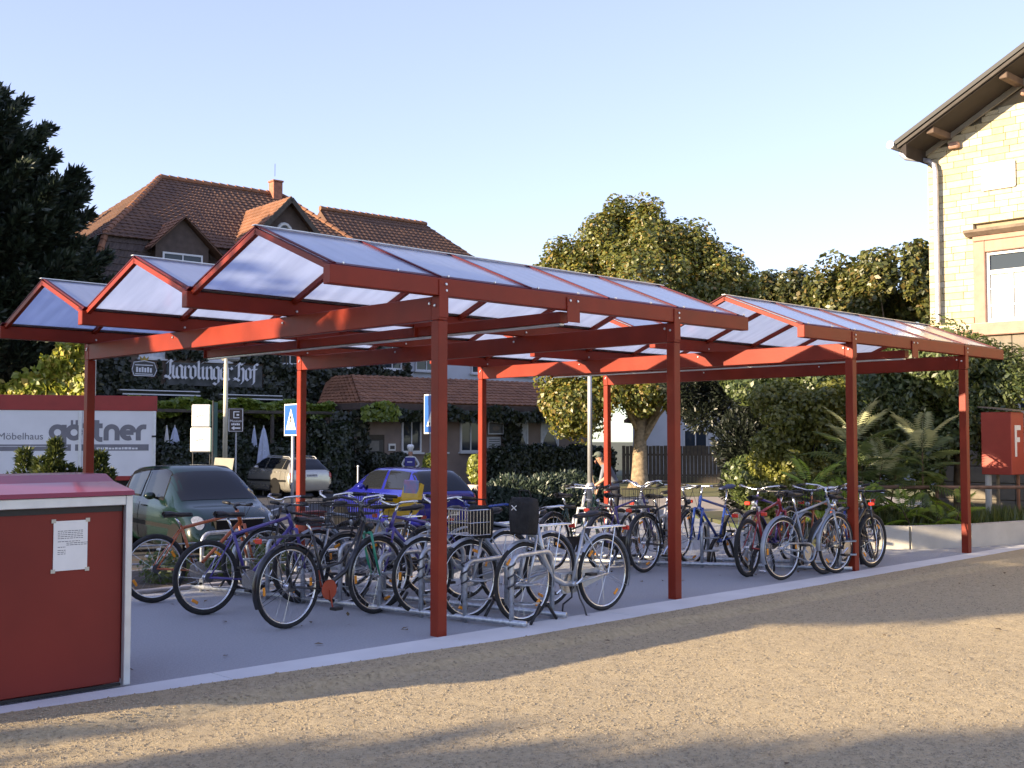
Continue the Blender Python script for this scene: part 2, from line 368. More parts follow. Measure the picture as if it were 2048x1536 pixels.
# ================================================================ BIKE SHELTERS
M_BOLT = mat('bolt_zinc', (.6,.6,.62), .35, .9, .05, 30)
M_SEAM = mat('rubber_seal', (.025,.018,.02), .6)
XS0, XS1 = 5.02, 10.40; PY = (7.15, 9.34, 11.53, 13.72); FR = (6.10, 9.20); ZB, ZP, ZE, ZR = 2.57, 2.77, 2.915, 3.355
def make_shelter():
    root = empty('bike_shelter', (7.7, 10.44, 0))
    B = lambda m, n, mt, p=root: m.build(n, mt, p, world=True)
    bolt_me = MB().lathe((0,0,0), (0,-1,0), [(.013,0),(.013,.006),(.009,.011)], 8)
    def bolt(p, par, ax='y'):
        o = bolt_me.build('bolt', M_BOLT, par) if bolt.me is None else link('bolt', bolt.me, par)
        bolt.me = o.data; o.location = parent_inv(par) @ Vector(p)
        if ax == 'x': o.rotation_euler = (0,0,-PI/2)
    bolt.me = None
    for x in FR:
        for y, s in ((7.15,-1),(13.80,1)):
            m = MB(); m.bbox((x-.05,y-.05,-.02),(x+.05,y+.05,ZB-.004),.006); p = B(m, 'post', M_RED)
            m = MB(); m.bbox((x-.046,y-.05,ZB),(x+.046,y+.05,ZP-.002),.004); B(m, 'post_head', M_RED)
            m = MB(); m.bbox((x-.05,y+s*.052-.006,ZB+.02),(x+.05,y+s*.052+.006,ZE-.012),.003); pl = B(m, 'bracket_plate', M_RED)
            bolt((x+.02, y+s*.058 if s < 0 else y+.058, ZE-.05), pl); bolt((x-.047, y-.0, ZB+.12), p, 'x')
        m = MB(); m.bbox((x-.043,7.205,ZB+.002),(x+.043,13.745,ZP-.003),.005); cb = B(m, 'cross_beam', M_RED)
        for y in PY: bolt((x-.045, y+.07, ZB+.14), cb, 'x')
    for i, y in enumerate(PY):
        y_ = y if i < 3 else 13.76
        m = MB(); m.bbox((XS0-.04,y_-.048,ZP),(XS1+.06,y_+.048,ZE),.005); pu = B(m, 'purlin', M_RED)
        for x in FR: bolt((x+.03, y_-.05, ZP+.045), pu)
        m = MB()
        for s in ((1,) if i == 0 else (-1,) if i == 3 else (-1,1)):
            m.beam((XS0-.03,y_+s*.028,ZE+.014+.006),(XS1+.05,y_+s*.028,ZE+.014+.006),.085,.012,up=(0,-s*.35,1))
        fl = B(m, 'eaves_strip', M_REDC)
        for k in range(11): bolt((XS0+.1+k*.53, y_-.012 if i == 0 else y_, ZE+.026), fl)
    # gutter beam in the middle, hung from plates
    xm = 7.66
    m = MB(); m.bbox((xm-.055,7.21,ZP-.105),(xm+.055,13.70,ZP-.004),.004); gb = B(m, 'gutter_beam', M_RED)
    m = MB(); m.bbox((xm-.03,7.24,ZP-.128),(xm+.03,13.66,ZP-.107),.003); B(m, 'gutter_channel', M_ALU, gb)
    for y in PY:
        m = MB(); m.bbox((xm-.085,y-.061,ZP-.11),(xm+.085,y-.0505,ZE-.03),.003); pl = B(m, 'hanger_plate', M_RED)
        for k in (-.05,.05): bolt((xm+k, y-.062, ZE-.06), pl)
    # rafters and roof sheets: three ridges, two slopes each, five bays
    rx = [XS0+.03+k*1.056 for k in range(6)]
    for j in range(3):
        ya, yb = PY[j], (PY[j+1] if j < 2 else 13.76); yr = (ya+yb)/2
        for (y0, y1) in ((ya, yr), (yb, yr)):
            s = 1 if y1 > y0 else -1
            e0 = Vector((0, y0+s*.005, ZE+.012)); e1 = Vector((0, y1, ZR))
            nrm = Vector((0, -s*(ZR-ZE), abs(y1-y0))).normalized()
            for x in rx:
                dx = Vector((x,0,0))
                m = MB(); m.beam(dx+e0-nrm*.034, dx+e1-nrm*.034, .045, .046, up=nrm); B(m, 'rafter', M_RED)
                m = MB(); m.beam(dx+e0+nrm*.010, dx+e1+nrm*.010, .034, .012, up=nrm); B(m, 'cover_strip', M_REDC)
            for k in range(5):
                xa, xb = rx[k]+.012, rx[k+1]-.012
                m = MB(); m.prism([(xa,*e0.yz-nrm.yz*.008),(xb,*e0.yz-nrm.yz*.008),(xb,*e1.yz-nrm.yz*.008),(xa,*e1.yz-nrm.yz*.008)], nrm*.010)
                B(m.outward(), 'roof_sheet', M_SHEET)
        m = MB(); m.beam((XS0-.01,yr,ZR+.012),(XS1+.02,yr,ZR+.012),.05,.008); m.build('ridge_strip', M_ALU, root, world=True)
    return root
sh = make_shelter()
tag(sh, 'red steel bike shelter with three pale ridge roofs, the nearer one beside the red cabinet', 'bike shelter', 'red bike shelters')
sh2 = copy_tree(sh); sh2.location = (7.7+6.60, 10.44, 0)
sh2['label'] = 'red steel bike shelter with pale ridge roofs, the farther one towards the stone house'

# ================================================================ RED CABINET
M_CAB = mat('cabinet_red_panel', (.19,.024,.017), .45, 0, .12, 1.6, spec=.3, bump=.02, bscale=30)
cb = empty('red_cabinet', (2.0, 7.65, 0))
B = lambda m, n, mt, p=cb: m.build(n, mt, p, world=True)
m = MB(); m.bbox((.4,7.125,.03),(3.385,8.2,1.165),.006); B(m, 'body', M_CAB)
m = MB(); m.bbox((.4,7.085,1.17),(3.388,8.2,1.232),.004); B(m, 'top_frame', M_ALU)
for x, y in ((3.39,7.085),(3.39,8.155)):
    m = MB(); m.bbox((x,y,.012),(x+.045,y+.045,1.232),.004); B(m, 'corner_post', M_ALU)
m = MB(); m.bbox((3.39,7.135,.05),(3.412,8.15,1.228),.003); B(m, 'side_panel', M_CAB)
m = MB(); pf = [(7.07,1.234),(7.08,1.262),(7.38,1.315),(7.50,1.362),(7.95,1.362),(8.2,1.25),(8.2,1.234)]
m.prism([(.4,y,z) for y,z in pf][::-1], (3.04,0,0)); B(m, 'lid', mat('cabinet_lid', (.24,.018,.030), .32, 0, .08, 3, coat=.4))
m = MB(); m.box((.5,7.108,.0125),(3.38,7.122,.03)); B(m, 'plinth', M_BLACK)
m = MB(); m.box((.45,7.118,1.130),(3.38,7.1245,1.166)); B(m, 'shadow_strip', M_BLACK)  # black strip standing in for the shadow under the top frame
# the notice taped to its door
nt_ = empty('notice_sheet', (3.045, 7.122, .93)); tag(nt_, 'white printed notice sheet taped to the door of the red cabinet', 'notice')
m = MB(); m.box((-.112,-.003,-.155),(.105,.0,.155)); m.build('paper', M_WHITE, nt_)
m = MB(); z = .092
for k in range(12):
    wl = .16 if k < 5 else .14 if k < 8 else .05
    x0 = -.085 if k not in (6,7) else -.03
    if k in (5, 9): z -= .008
    x = x0
    while x < x0+wl: l = .008+.016*random.random(); m.box((x,-.0036,z-.0022),(min(x+l,x0+wl),-.0031,z+.0016)); x += l+.004
    z -= .0115
m.build('printed_text', M_PRINT, nt_)
mt_ = mat('clear_tape', (.5,.48,.40), .3)
for a, b in ((-.112,.155),(.105,.155),(-.112,-.155),(.105,-.155)): m = MB(); m.box((a-.014,-.0042,b-.012),(a+.014,-.0032,b+.012)); m.build('tape', mt_, nt_)
# ---- low pale wall behind the second shelter
lw = empty('low_wall', rf(6.2, 17.0)); tag(lw, 'low pale concrete wall of smooth panels in front of the shrubs', 'wall')
pts = [(4.55,16.85),(5.75,16.72),(6.72,17.02),(7.9,17.75),(9.2,18.3)]
for (a, b), (c, d) in zip(pts, pts[1:]):
    p, q = rf(a,b), rf(c,d); dd = (q-p).normalized(); p = p+dd*.0015; q = q-dd*.0015
    m = MB(); m.beam((p.x,p.y,.11),(q.x,q.y,.11),.18,.44); m.build('wall_panel', M_CONC, lw, world=True)
# ================================================================ BICYCLES
WH = {}
def paint(name, c, rough=.3, metal=0., coat=.5): return mat(name, c, rough, metal, .06, 20, coat=coat)
P_ORANGE = paint('orange_frame_paint', (.42,.10,.025)); P_PURPLE = paint('violet_frame_paint', (.075,.055,.26)); P_BLK = paint('black_frame_paint', (.014,.014,.016))
P_GREEN = paint('green_frame_paint', (.02,.26,.15)); P_SILV = paint('silver_frame_paint', (.46,.49,.53), .32, .55); P_GREY = paint('grey_blue_frame_paint', (.26,.30,.37), .35, .3)
P_BLUE = paint('blue_frame_paint', (.02,.06,.30)); P_RED = paint('red_frame_paint', (.32,.02,.03)); P_WHITE = paint('white_frame_paint', (.66,.66,.66)); P_DKG = paint('dark_green_frame_paint', (.012,.05,.035))
M_SAD = mat('saddle_leather', (.016,.015,.017), .45, 0, .2, 30); M_SADB = mat('blue_saddle', (.05,.07,.16), .5, 0, .15, 30)
M_BASK = mat('black_basket_mesh', (.016,.016,.018), .6, 0, .2, 30); M_WOV = mat('black_woven_cloth', (.017,.017,.018), .9, 0, .3, 14, bump=.3, bscale=60)
M_FEND = mat('grey_mudguard', (.30,.33,.38), .35, .4, .08, 12)
M_ORP = mat('orange_chain_disc', (.42,.07,.03), .4); M_YEL = mat('yellow_plastic', (.52,.33,.01), .45, 0, .1, 9); M_PINK = mat('pink_blue_cloth', (.40,.20,.32), .8, 0, .3, 9, col2=(.08,.25,.5))
def wheel_meshes(R, rt):
    k = (R, rt)
    if k in WH: return WH[k]
    t = MB().torus((0,0,0),(0,1,0),R-rt,rt,36,8)
    a = t.build('tyre', M_RUB, smooth=True); me_t = a.data; bpy.data.objects.remove(a)
    m = MB(); Ri = R-2*rt+.004
    m.torus((0,0,0),(0,1,0),Ri-.006,.0095,36,6,sq=1.15)
    a = m.build('rim', M_STEEL, smooth=True); me_r = a.data; bpy.data.objects.remove(a)
    m = MB(); m.tube([(0,-.05,0),(0,-.02,0),(0,.02,0),(0,.05,0)],[.008,.018,.018,.008],8)
    m.tube([(0,-.03,0),(0,-.026,0)],.026,10); m.tube([(0,.026,0),(0,.03,0)],.026,10)
    for i in range(20):
        a0 = 2*PI*i/20; s = 1 if i % 2 else -1; b0 = a0+(.5 if (i//2) % 2 else -.5)
        m.tube([(.022*cos(b0), s*.028, .022*sin(b0)), ((Ri-.01)*cos(a0), 0, (Ri-.01)*sin(a0))], .0011, 3, cap=False)
    a = m.build('wheel', M_STEEL); me_w = a.data; bpy.data.objects.remove(a)
    WH[k] = (me_t, me_r, me_w); return WH[k]
rfl = MB(); rfl.bbox((-.036,-.006,-.012),(.036,.006,.016),.004); _o = rfl.build('r', M_YREF); REFL = _o.data; bpy.data.objects.remove(_o)
def bike(label, rear, head, style='city', frame=P_BLK, fork=None, R=.345, rt=.019, fend=None, bar='swept', carrier=False, basket=None, crate=False, lamp=True,
         stand=None, chain='guard', refl=1, tail=True, saddle=M_SAD, sh_=0., lean=0., barmat=M_STEEL, child=False, spin=None, disc=None, panniers=False):
    b = empty('bicycle', (rear[0], rear[1], .0), R_(head)); b.rotation_euler.x = R_(lean)
    tag(b, label, 'bicycle', 'bicycles in the racks')
    fork = fork or frame; WB = 1.05; H = R
    bb = Vector((.43,0,.285)); hub = Vector((0,0,H)); fh = Vector((WB,0,H))
    crown = Vector((WB-.115,0,R*2+.045)); htop = crown+Vector((-.052,0,.15)); st = htop+Vector((-.035,0,.075+sh_*.6))
    sc = Vector((.275,0,.73 if style == 'mtb' else .76)); sad = Vector((.215,0,.895+sh_))
    tr = .0165 if style == 'mtb' else .0145
    # frame
    m = MB()
    if style == 'lady':
        lo = [htop+Vector((.004,0,-.06)), Vector((.80,0,.60)), Vector((.66,0,.42)), bb+Vector((.02,0,.03))]
        m.tube(lo, .021, 8)
        up = [htop+Vector((.01,0,-.03)), Vector((.76,0,.66)), Vector((.60,0,.50)), bb+(sc-bb)*.38]
        m.tube(up, .012, 8)
    elif style == 'wave':
        m.tube([htop+Vector((.006,0,-.05)), Vector((.80,0,.55)), Vector((.68,0,.36)), Vector((.55,0,.30)), bb], .026, 10)
    else:
        m.tube([htop+Vector((.012,0,-.035)), sc+Vector((.0,0,-.02))], tr, 8); m.tube([crown+Vector((-.008,0,.03)), bb], tr*1.12, 8)
    m.tube([bb, sc], tr, 8)
    m.tube([crown+Vector((.002,0,.005)), htop], tr*1.25, 10)
    for s in (-1, 1):
        m.tube([bb+Vector((-.02,s*.02,0)), Vector((.22,s*.045,H-.03)), hub+Vector((0,s*.058,0))], .009, 6)
        m.tube([sc+Vector((-.01,s*.016,-.03)), hub+Vector((.01,s*.055,.01))], .0075, 6)
    m.tube([sc+Vector((-.07,-.04,-.12)), sc+Vector((-.07,.04,-.12))], .007, 6)
    m.tube([bb+Vector((0,-.036,0)), bb+Vector((0,.036,0))], .022, 10)
    m.build('frame', frame, b, smooth=True)
    # fork
    m = MB(); m.tube([crown+Vector((0,-.055,0)), crown+Vector((0,.055,0))], .013, 8)
    for s in (-1, 1):
        if style == 'mtb': m.tube([crown+Vector((.004,s*.056,.01)), crown+(fh-crown)*.52+Vector((0,s*.058,0))], .017, 8); m.tube([crown+(fh-crown)*.5+Vector((0,s*.058,0)), fh+Vector((0,s*.055,0))], .013, 8)
        else: m.tube([crown+Vector((0,s*.05,0)), crown+(fh-crown)*.6+Vector((-.012,s*.055,0)), fh+Vector((0,s*.052,0))], [.013,.012,.008], 8)
    m.build('fork', fork, b, smooth=True)
    # wheels
    mt, mr, mw = wheel_meshes(R, rt)
    for c in (hub, fh):
        wo = link('wheel', mw, b, c); a = random.random()*6.28 if spin is None else spin; wo.rotation_euler = (0, a, 0)
        link('tyre', mt, wo); link('rim', mr, wo)
        if refl:
            for q in range(2):
                aa = q*PI+.4; e = link('reflector', REFL, wo, ((R-2*rt-.055)*sin(aa), 0, (R-2*rt-.055)*cos(aa))); e.rotation_euler = (0, aa, 0)
    # mudguards
    if fend:
        for c, a0, a1 in ((hub, -.95, 2.0), (fh, -1.75, .62)):
            m = MB(); n = 14; pr = []; 
            for i in range(n+1):
                a = a0+(a1-a0)*i/n
                for j, (dy, dr) in enumerate(((-.03,.004),(-.016,.017),(0,.021),(.016,.017),(.03,.004))):
                    rr = R+dr+.004; pr.append((c.x-rr*sin(a) if c is hub else c.x+rr*sin(a), dy, c.z+rr*cos(a)))
            m.add(pr, [(i*5+j, i*5+j+1, i*5+j+6, i*5+j+5) for i in range(n) for j in range(4)])
            for s in (-1, 1):
                a = a1 if c is hub else a0
                e = Vector((c.x-(R+.01)*sin(a)*(1 if c is hub else -1), s*.026, c.z+(R+.01)*cos(a))); m.tube([c+Vector((0,s*.05,0)), e], .0025, 4)
            m.build('mudguard', fend, b, smooth=True)
    # handlebar, stem and grips
    m = MB(); m.tube([htop, st], .0125, 8)
    if bar == 'flat':
        f = st+Vector((.07,0,.01)); m.tube([st, f], .014, 8)
        pts = [f+Vector((-.03,-.29,.015)), f+Vector((0,-.12,.0)), f+Vector((0,.12,0)), f+Vector((-.03,.29,.015))]; m.tube(pts, .0115, 8); g = [(pts[0], f+Vector((-.016,-.18,.005))), (pts[3], f+Vector((-.016,.18,.005)))]
    elif bar == 'high':
        f = st+Vector((.04,0,.02)); m.tube([st, f], .013, 8)
        L = [f+Vector((0,-.04,0)), f+Vector((.03,-.12,.05)), f+Vector((-.04,-.24,.075)), f+Vector((-.22,-.29,.055))]
        pts = L[::-1]+[Vector((p.x,-p.y,p.z)) for p in L]; m.tube(pts, .0115, 8); g = [(L[3], L[3]+(L[2]-L[3])*.7), (Vector((L[3].x,-L[3].y,L[3].z)), Vector((L[3].x+.13,.255,L[3].z+.014)))]
    else:
        f = st+Vector((.05,0,.0)); m.tube([st, f], .013, 8)
        L = [f+Vector((.01,-.05,0)), f+Vector((.035,-.16,.03)), f+Vector((-.04,-.26,.045)), f+Vector((-.19,-.29,.03))]
        pts = L[::-1]+[Vector((p.x,-p.y,p.z)) for p in L]; m.tube(pts, .0115, 8); g = [(L[3], L[3]+(L[2]-L[3])*.75), (Vector((L[3].x,-L[3].y,L[3].z)), Vector((L[3].x+.115,.268,L[3].z+.011)))]
    hb = m.build('handlebar', barmat, b, smooth=True)
    for p, q in g:
        m = MB(); p, q = Vector(p), Vector(q); m.tube([p+(p-q)*.06, q], .0165, 8); m.build('grip', M_BLACK, hb, smooth=True)
        m = MB(); d = (q-p).normalized(); e = q+d*.03+Vector((.02,0,-.005)); m.tube([q+d*.03, e, e+(p-q)*.75+Vector((.045,0,-.02))], .004, 5); m.build('brake_lever', M_STEEL, hb)
    # cables
    m = MB()
    for s in (-1, 1): m.tube([Vector(g[0 if s < 0 else 1][1])+Vector((.02,0,0)), f+Vector((.10,s*.07,.015)), crown+Vector((.05,s*.02,.10)), crown+Vector((.02,s*.01,.02))], .003, 4)
    m.build('cable', M_BLACK, hb)
    # saddle
    m = MB(); m.tube([sc, sad+Vector((0,0,-.03))], .0125, 8); sp = m.build('seat_post', M_STEEL, b, smooth=True)
    m = MB(); pr = [(-.13,.0,.03),(-.12,.066,.028),(-.06,.076,.03),(.0,.05,.026),(.07,.026,.024),(.15,.016,.02),(.17,0,.016)]
    vs = []; n = 9
    for i, (x, w_, t) in enumerate(pr):
        for k in range(n): a = PI*k/(n-1); vs.append((sad.x+x, w_*cos(a) if w_ else .03*cos(a), sad.z-.03+t+.028*sin(a)+(.012 if i < 3 else 0)))
        vs.append((sad.x+x, 0, sad.z-.025))
    k = n+1; fs = [(i*k+j, i*k+(j+1)%k, (i+1)*k+(j+1)%k, (i+1)*k+j) for i in range(len(pr)-1) for j in range(k)]+[tuple(range(k)), tuple(range((len(pr)-1)*k+k-1, (len(pr)-1)*k-1, -1))]
    m.add(vs, fs); m.build('saddle', saddle, b, smooth=True)
    # cranks, chainring, pedals
    ca = random.random()*6.28; m = MB()
    for s in (-1, 1): m.tube([bb+Vector((0,s*.05,0)), bb+Vector((s*.165*cos(ca), s*.06, s*.165*sin(ca)))], .008, 6)
    m.lathe(bb+Vector((0,-.047,0)), (0,1,0), [(.088,0),(.088,.003)], 24); cr = m.build('crank', disc or M_STEEL, b)
    for s in (-1, 1):
        c = bb+Vector((s*.165*cos(ca), s*.105, s*.165*sin(ca))); m = MB(); m.bbox((c.x-.045,c.y-.04,c.z-.012),(c.x+.045,c.y+.04,c.z+.012),.004); m.build('pedal', M_BLACK, cr)
    m = MB()
    if chain == 'guard':
        pl = [(-.06,H+.05),(.36,.285+.105),(.52,.285+.09),(.545,.285),(.5,.285-.09),(.36,.285-.095),(-.06,H-.05)]
        m.prism([(x,-.058,z) for x,z in pl], (0,.012,0)); m.build('chain_guard', fend or M_BLACK, b)
    elif chain == 'case':
        m.torus((.43,-.06,.285),(0,1,0),.10,.012,24,6); m.tube([(.42,-.06,.395),(.05,-.06,H+.06),(-.05,-.06,H+.02),(-.05,-.06,H-.03),(.05,-.06,H-.06),(.42,-.06,.175)],.011,6)
        m.build('chain_guard', frame, b, smooth=True)
    else:
        m.tube([(.42,-.046,.37),(.0,-.046,H+.035)], .004, 4); m.tube([(.42,-.046,.20),(.04,-.046,H-.09),(0,-.046,H-.035)], .004, 4); m.lathe((0,-.05,H),(0,1,0),[(.045,0),(.03,.016)],14)
        m.build('chain', M_GREYD, b)
    if carrier:
        z = R*2+.075; m = MB()
        m.tube([(.20,-.05,z),(-.06,-.06,z),(-.26,-.05,z),(-.29,0,z),(-.26,.05,z),(-.06,.06,z),(.20,.05,z)], .006, 6)
        for x in (-.18,-.02): m.tube([(x,-.056,z),(x,.056,z)], .005, 5)
        m.tube([(.2,0,z),(-.28,0,z)], .005, 5)
        for s in (-1, 1): m.tube([(-.10,s*.058,z),(0,s*.06,H)], .005, 5)
        m.build('carrier', M_STEEL if carrier == 'steel' else M_GREYD, b)
    if crate:
        z = R*2+.09; m = MB(); basket_mesh(m, (-.27,-.15,z), (.10,.15,z+.21), .03); m.build('rear_basket', M_BASK, b)
    if basket:
        c = st+Vector((.20,0,-.10)); m = MB()
        basket_mesh(m, (c.x-.11,-.16,c.z-.12), (c.x+.13,.16,c.z+.10), .035); m.tube([(c.x-.1,0,c.z-.11), crown+Vector((.03,0,.03))], .006, 5)
        m.build('front_basket', basket, b)
    if panniers:
        m = MB()
        for s in (-1,): m.bbox((-.2,s*.09-.05,.36),(.12,s*.09+.02,.70),.03)
        m.build('pannier', M_WOV, b)
    if lamp:
        m = MB(); c = crown+Vector((.055,0,.055)); m.lathe(c, (1,0,-.1), [(.012,-.045),(.028,-.02),(.034,.0)], 14); lo_ = m.build('headlight', M_GREYD if frame is P_BLK else M_STEEL, b, smooth=True)
        m = MB(); m.lathe(c, (1,0,-.1), [(.033,.0),(.031,.006),(.012,.011)], 14); m.build('lens', M_LAMP, lo_, smooth=True)
    if tail:
        z = R*2+.05; m = MB(); m.bbox((-.335,-.04,z-.02),(-.31,.04,z+.025),.008); m.build('tail_light', M_RREF, b)
        if not carrier and not fend: b.children[-1].location = (.06+.33,0,.03)
    if stand == 'double':
        m = MB()
        for s in (-1, 1): m.tube([bb+Vector((-.03,s*.03,-.02)), bb+Vector((-.05,s*.05,-.13)), bb+Vector((-.02,s*.13,-.20)), bb+Vector((-.03,s*.15,-.275)), bb+Vector((-.07,s*.155,-.280))], .009, 6)
        m.build('kickstand', M_GREYD, b, smooth=True)
    elif stand:
        m = MB(); m.tube([bb+Vector((-.10,.04,-.0)), bb+Vector((-.16,.13,-.28))], .008, 6); m.build('kickstand', M_GREYD, b)
    if child:
        z = R*2+.10; m = MB(); prf = [(.16,z),(.16,z+.04),(.0,z+.07),(-.10,z+.11),(-.17,z+.33),(-.21,z+.31),(-.16,z+.06),(-.1,z)]
        m.prism([(x,-.14,zz) for x,zz in prf], (0,.28,0)); m.bbox((-.16,-.17,z+.06),(.12,-.142,z+.18),.012); m.bbox((-.16,.142,z+.06),(.12,.17,z+.18),.012)
        cs = m.build('child_seat', M_YEL, b); m = MB(); m.bbox((-.165,-.12,z+.14),(-.135,.12,z+.36),.012); m.build('seat_pad', M_PINK, cs)
    return b
def basket_mesh(m, a, c, st):                 # open wire basket
    x0,y0,z0 = a; x1,y1,z1 = c; r = .0035
    for z in (z0, (z0+z1)/2, z1): m.tube([(x0,y0,z),(x1,y0,z),(x1,y1,z),(x0,y1,z),(x0,y0,z)], r*1.4 if z == z1 else r, 4, cap=False)
    n = max(2, int((x1-x0)/st)); 
    for i in range(n+1):
        x = x0+(x1-x0)*i/n; m.tube([(x,y0,z1),(x,y0,z0),(x,y1,z0),(x,y1,z1)], r*.8, 4, cap=False)
    n = max(2, int((y1-y0)/st))
    for i in range(n+1):
        y = y0+(y1-y0)*i/n; m.tube([(x0,y,z1),(x0,y,z0),(x1,y,z0),(x1,y,z1)], r*.8, 4, cap=False)
def front(x, y, head, **k):                   # rear-wheel point of a bike whose front wheel stands at x,y
    return (x-1.05*cos(R_(head)), y-1.05*sin(R_(head)))
# ---- first rack: bikes pushed in from the left
bike('rusty orange mountain bike just right of the red cabinet', (5.32,10.5), -2, 'mtb', P_ORANGE, R=.335, rt=.025, bar='flat', lamp=False, chain='open', tail=False, spin=.6, sh_=-.05, barmat=P_BLK)
bike('violet mountain bike between the orange bike and the black bike with the orange chain disc', (5.30,9.46), 2, 'mtb', P_PURPLE, R=.34, rt=.025, bar='flat', lamp=False, chain='open', tail=False, spin=.1, barmat=P_BLK)
bike('black city bike with a bright green fork and an orange chain disc', (5.42,8.31), 8, 'lady', P_BLK, fork=P_GREEN, R=.35, rt=.02, fend=P_BLK, bar='high', carrier='dark', chain='open', disc=M_ORP, lamp=True, spin=1.1, barmat=P_BLK)
# ---- first rack: bikes pushed in from the right
bike('silver step-through bike with a double kickstand, nearest the kerb in the first rack', (8.10,7.13), 180, 'wave', P_SILV, R=.35, rt=.019, fend=P_SILV, bar='swept', carrier='steel', stand='double', chain='guard', spin=.35)
bike('silver city bike with a wire front basket, second from the kerb in the first rack', front(6.86,7.63,181), 181, 'city', P_GREY, fork=P_SILV, R=.35, fend=P_SILV, bar='swept', carrier='steel', basket=M_STEEL, chain='guard', barmat=P_BLUE)
bike('silver step-through bike with high handlebars, third from the kerb by the front post', front(6.74,8.13,180), 180, 'lady', P_SILV, R=.35, fend=M_FEND, bar='high', carrier='steel', chain='guard')
bike('dark violet bike with grey mudguards and a pannier, first rack', front(6.64,8.62,179), 179, 'city', P_PURPLE, R=.35, fend=M_FEND, bar='swept', carrier='dark', chain='guard', panniers=True)
bike('black bike with black front basket in the middle of the first rack', front(6.56,9.06,182), 182, 'lady', P_BLK, R=.345, fend=P_BLK, bar='high', carrier='dark', basket=M_BASK, chain='guard')
bike('grey bike with a yellow child seat on its carrier, first rack', front(6.52,9.50,180), 180, 'city', P_GREY, fork=P_SILV, R=.35, fend=M_FEND, bar='high', carrier='steel', basket=M_BASK, chain='guard', child=True)
bike('black roadster with a dark rear basket at the far end of the first rack', front(6.36,10.15,180), 180, 'city', P_BLK, R=.35, fend=P_BLK, bar='swept', carrier='dark', crate=True, chain='guard')
# ---- second rack: rear wheels towards us
bike('silver gents bike with an open chain case and black saddle, second rack near the kerb', (11.28,7.24), -4, 'city', P_GREY, R=.352, rt=.018, fend=M_FEND, bar='swept', carrier=False, chain='case', sh_=.06, refl=1)
bike('dark mountain bike seen nearly end on beside the silver gents bike', (11.25,7.68), 9, 'mtb', P_RED, R=.335, rt=.026, bar='flat', chain='open', lamp=False, saddle=M_SAD, barmat=P_BLK, refl=0)
bike('black bike with a large dark crate on its carrier, second rack', (10.73,8.79), 5, 'city', P_BLK, R=.35, rt=.02, fend=P_BLK, bar='swept', carrier='dark', crate=True, chain='open')
bike('black mountain bike just left of the second shelter post by the kerb', (12.12,7.20), -2, 'mtb', P_BLK, R=.335, rt=.026, bar='flat', chain='open', lamp=False, tail=False, barmat=P_BLK)
bike('violet and pink bike left of the bike with the crate', (10.55,9.30), 6, 'city', P_PURPLE, R=.345, rt=.02, fend=P_BLK, bar='high', carrier='dark', chain='guard')
bike('dark green bike with an orange tail light at the left end of the second rack', (10.12,9.72), 8, 'lady', P_DKG, R=.345, rt=.02, fend=P_BLK, bar='swept', carrier='dark', chain='guard')
# ---- second rack: front wheels towards us
bike('white mountain bike with a white suspension fork at the left end of the second rack', front(10.70,9.85,190), 190, 'mtb', P_WHITE, R=.335, rt=.026, bar='flat', chain='open', lamp=False, sh_=.04)
bike('pale bike with white raised handlebars behind the crate bike', front(11.20,9.35,186), 186, 'lady', P_WHITE, R=.35, fend=M_FEND, bar='high', carrier='steel', chain='guard')
bike('blue bike with a blue saddle on a white seat post', front(11.62,8.72,186), 186, 'mtb', P_BLUE, R=.34, rt=.024, bar='flat', chain='open', lamp=False, sh_=.07, saddle=M_SADB)
bike('dark bike with a big bright round headlamp at a steel hoop', front(11.98,8.12,186), 186, 'city', P_PURPLE, fork=P_SILV, R=.35, fend=P_BLK, bar='swept', carrier='dark', chain='guard')
bike('orange and red bike hidden behind the silver gents bike', front(12.40,7.62,186), 186, 'city', P_ORANGE, R=.345, fend=M_FEND, bar='swept', carrier='dark', chain='guard', basket=M_BASK)
bike('black bike with a blue fork leaning right of the second shelter post', front(13.05,7.32,196), 196, 'mtb', P_BLK, fork=P_BLUE, R=.335, rt=.024, bar='flat', chain='open', lamp=False, lean=8, sh_=.05)
bike('dark bike with a steel carrier leaning at the right end of the second rack', front(13.45,7.72,188), 188, 'city', P_BLK, R=.345, fend=P_BLK, bar='swept', carrier='steel', chain='guard', lean=9)
# ---- bags hung over two handlebars
for (x, y, z, s, lb) in ((7.06,7.13,.93,.80,'black cloth bag with a small white emblem hung on the silver step-through bike'), (6.98,7.60,.86,.72,'plain black bag hung on the bike with the wire basket')):
    t = empty('handlebar_bag', (x, y, z), R_(180)); tag(t, lb, 'bag', 'bags on handlebars')
    m = MB(); pr = [(-.10,-.14),(.09,-.15),(.12,.0),(.09,.16),(-.06,.17),(-.11,.02)]
    for k, (zz, sc_) in enumerate(((-.20,.80),(-.18,.9),(.0,1.0),(.14,.96),(.19,.82))):
        m.v.extend([(px*sc_*s, py*sc_*s, zz*s+.012*sin(3*i+k)) for i, (px, py) in enumerate(pr)])
    n = 6; m.f = [(k*n+i, k*n+(i+1)%n, (k+1)*n+(i+1)%n, (k+1)*n+i) for k in range(4) for i in range(n)]+[tuple(range(n-1,-1,-1)), tuple(range(4*n,5*n))]; m.mi = [0]*len(m.f)
    m.build('bag_body', M_WOV, t, smooth=True)
    m = MB(); m.tube([(-.02,-.07,.18*s),(0,-.06,.27*s),(0,.06,.27*s),(-.02,.07,.18*s)], .008, 6); m.build('handle', M_WOV, t)
    if s == .80:
        m = MB(); m.tube([(.123,-.03,.09),(.126,.03,.05)], .004, 4); m.tube([(.126,-.03,.05),(.123,.03,.09)], .004, 4); m.build('emblem', M_WHITE, t)
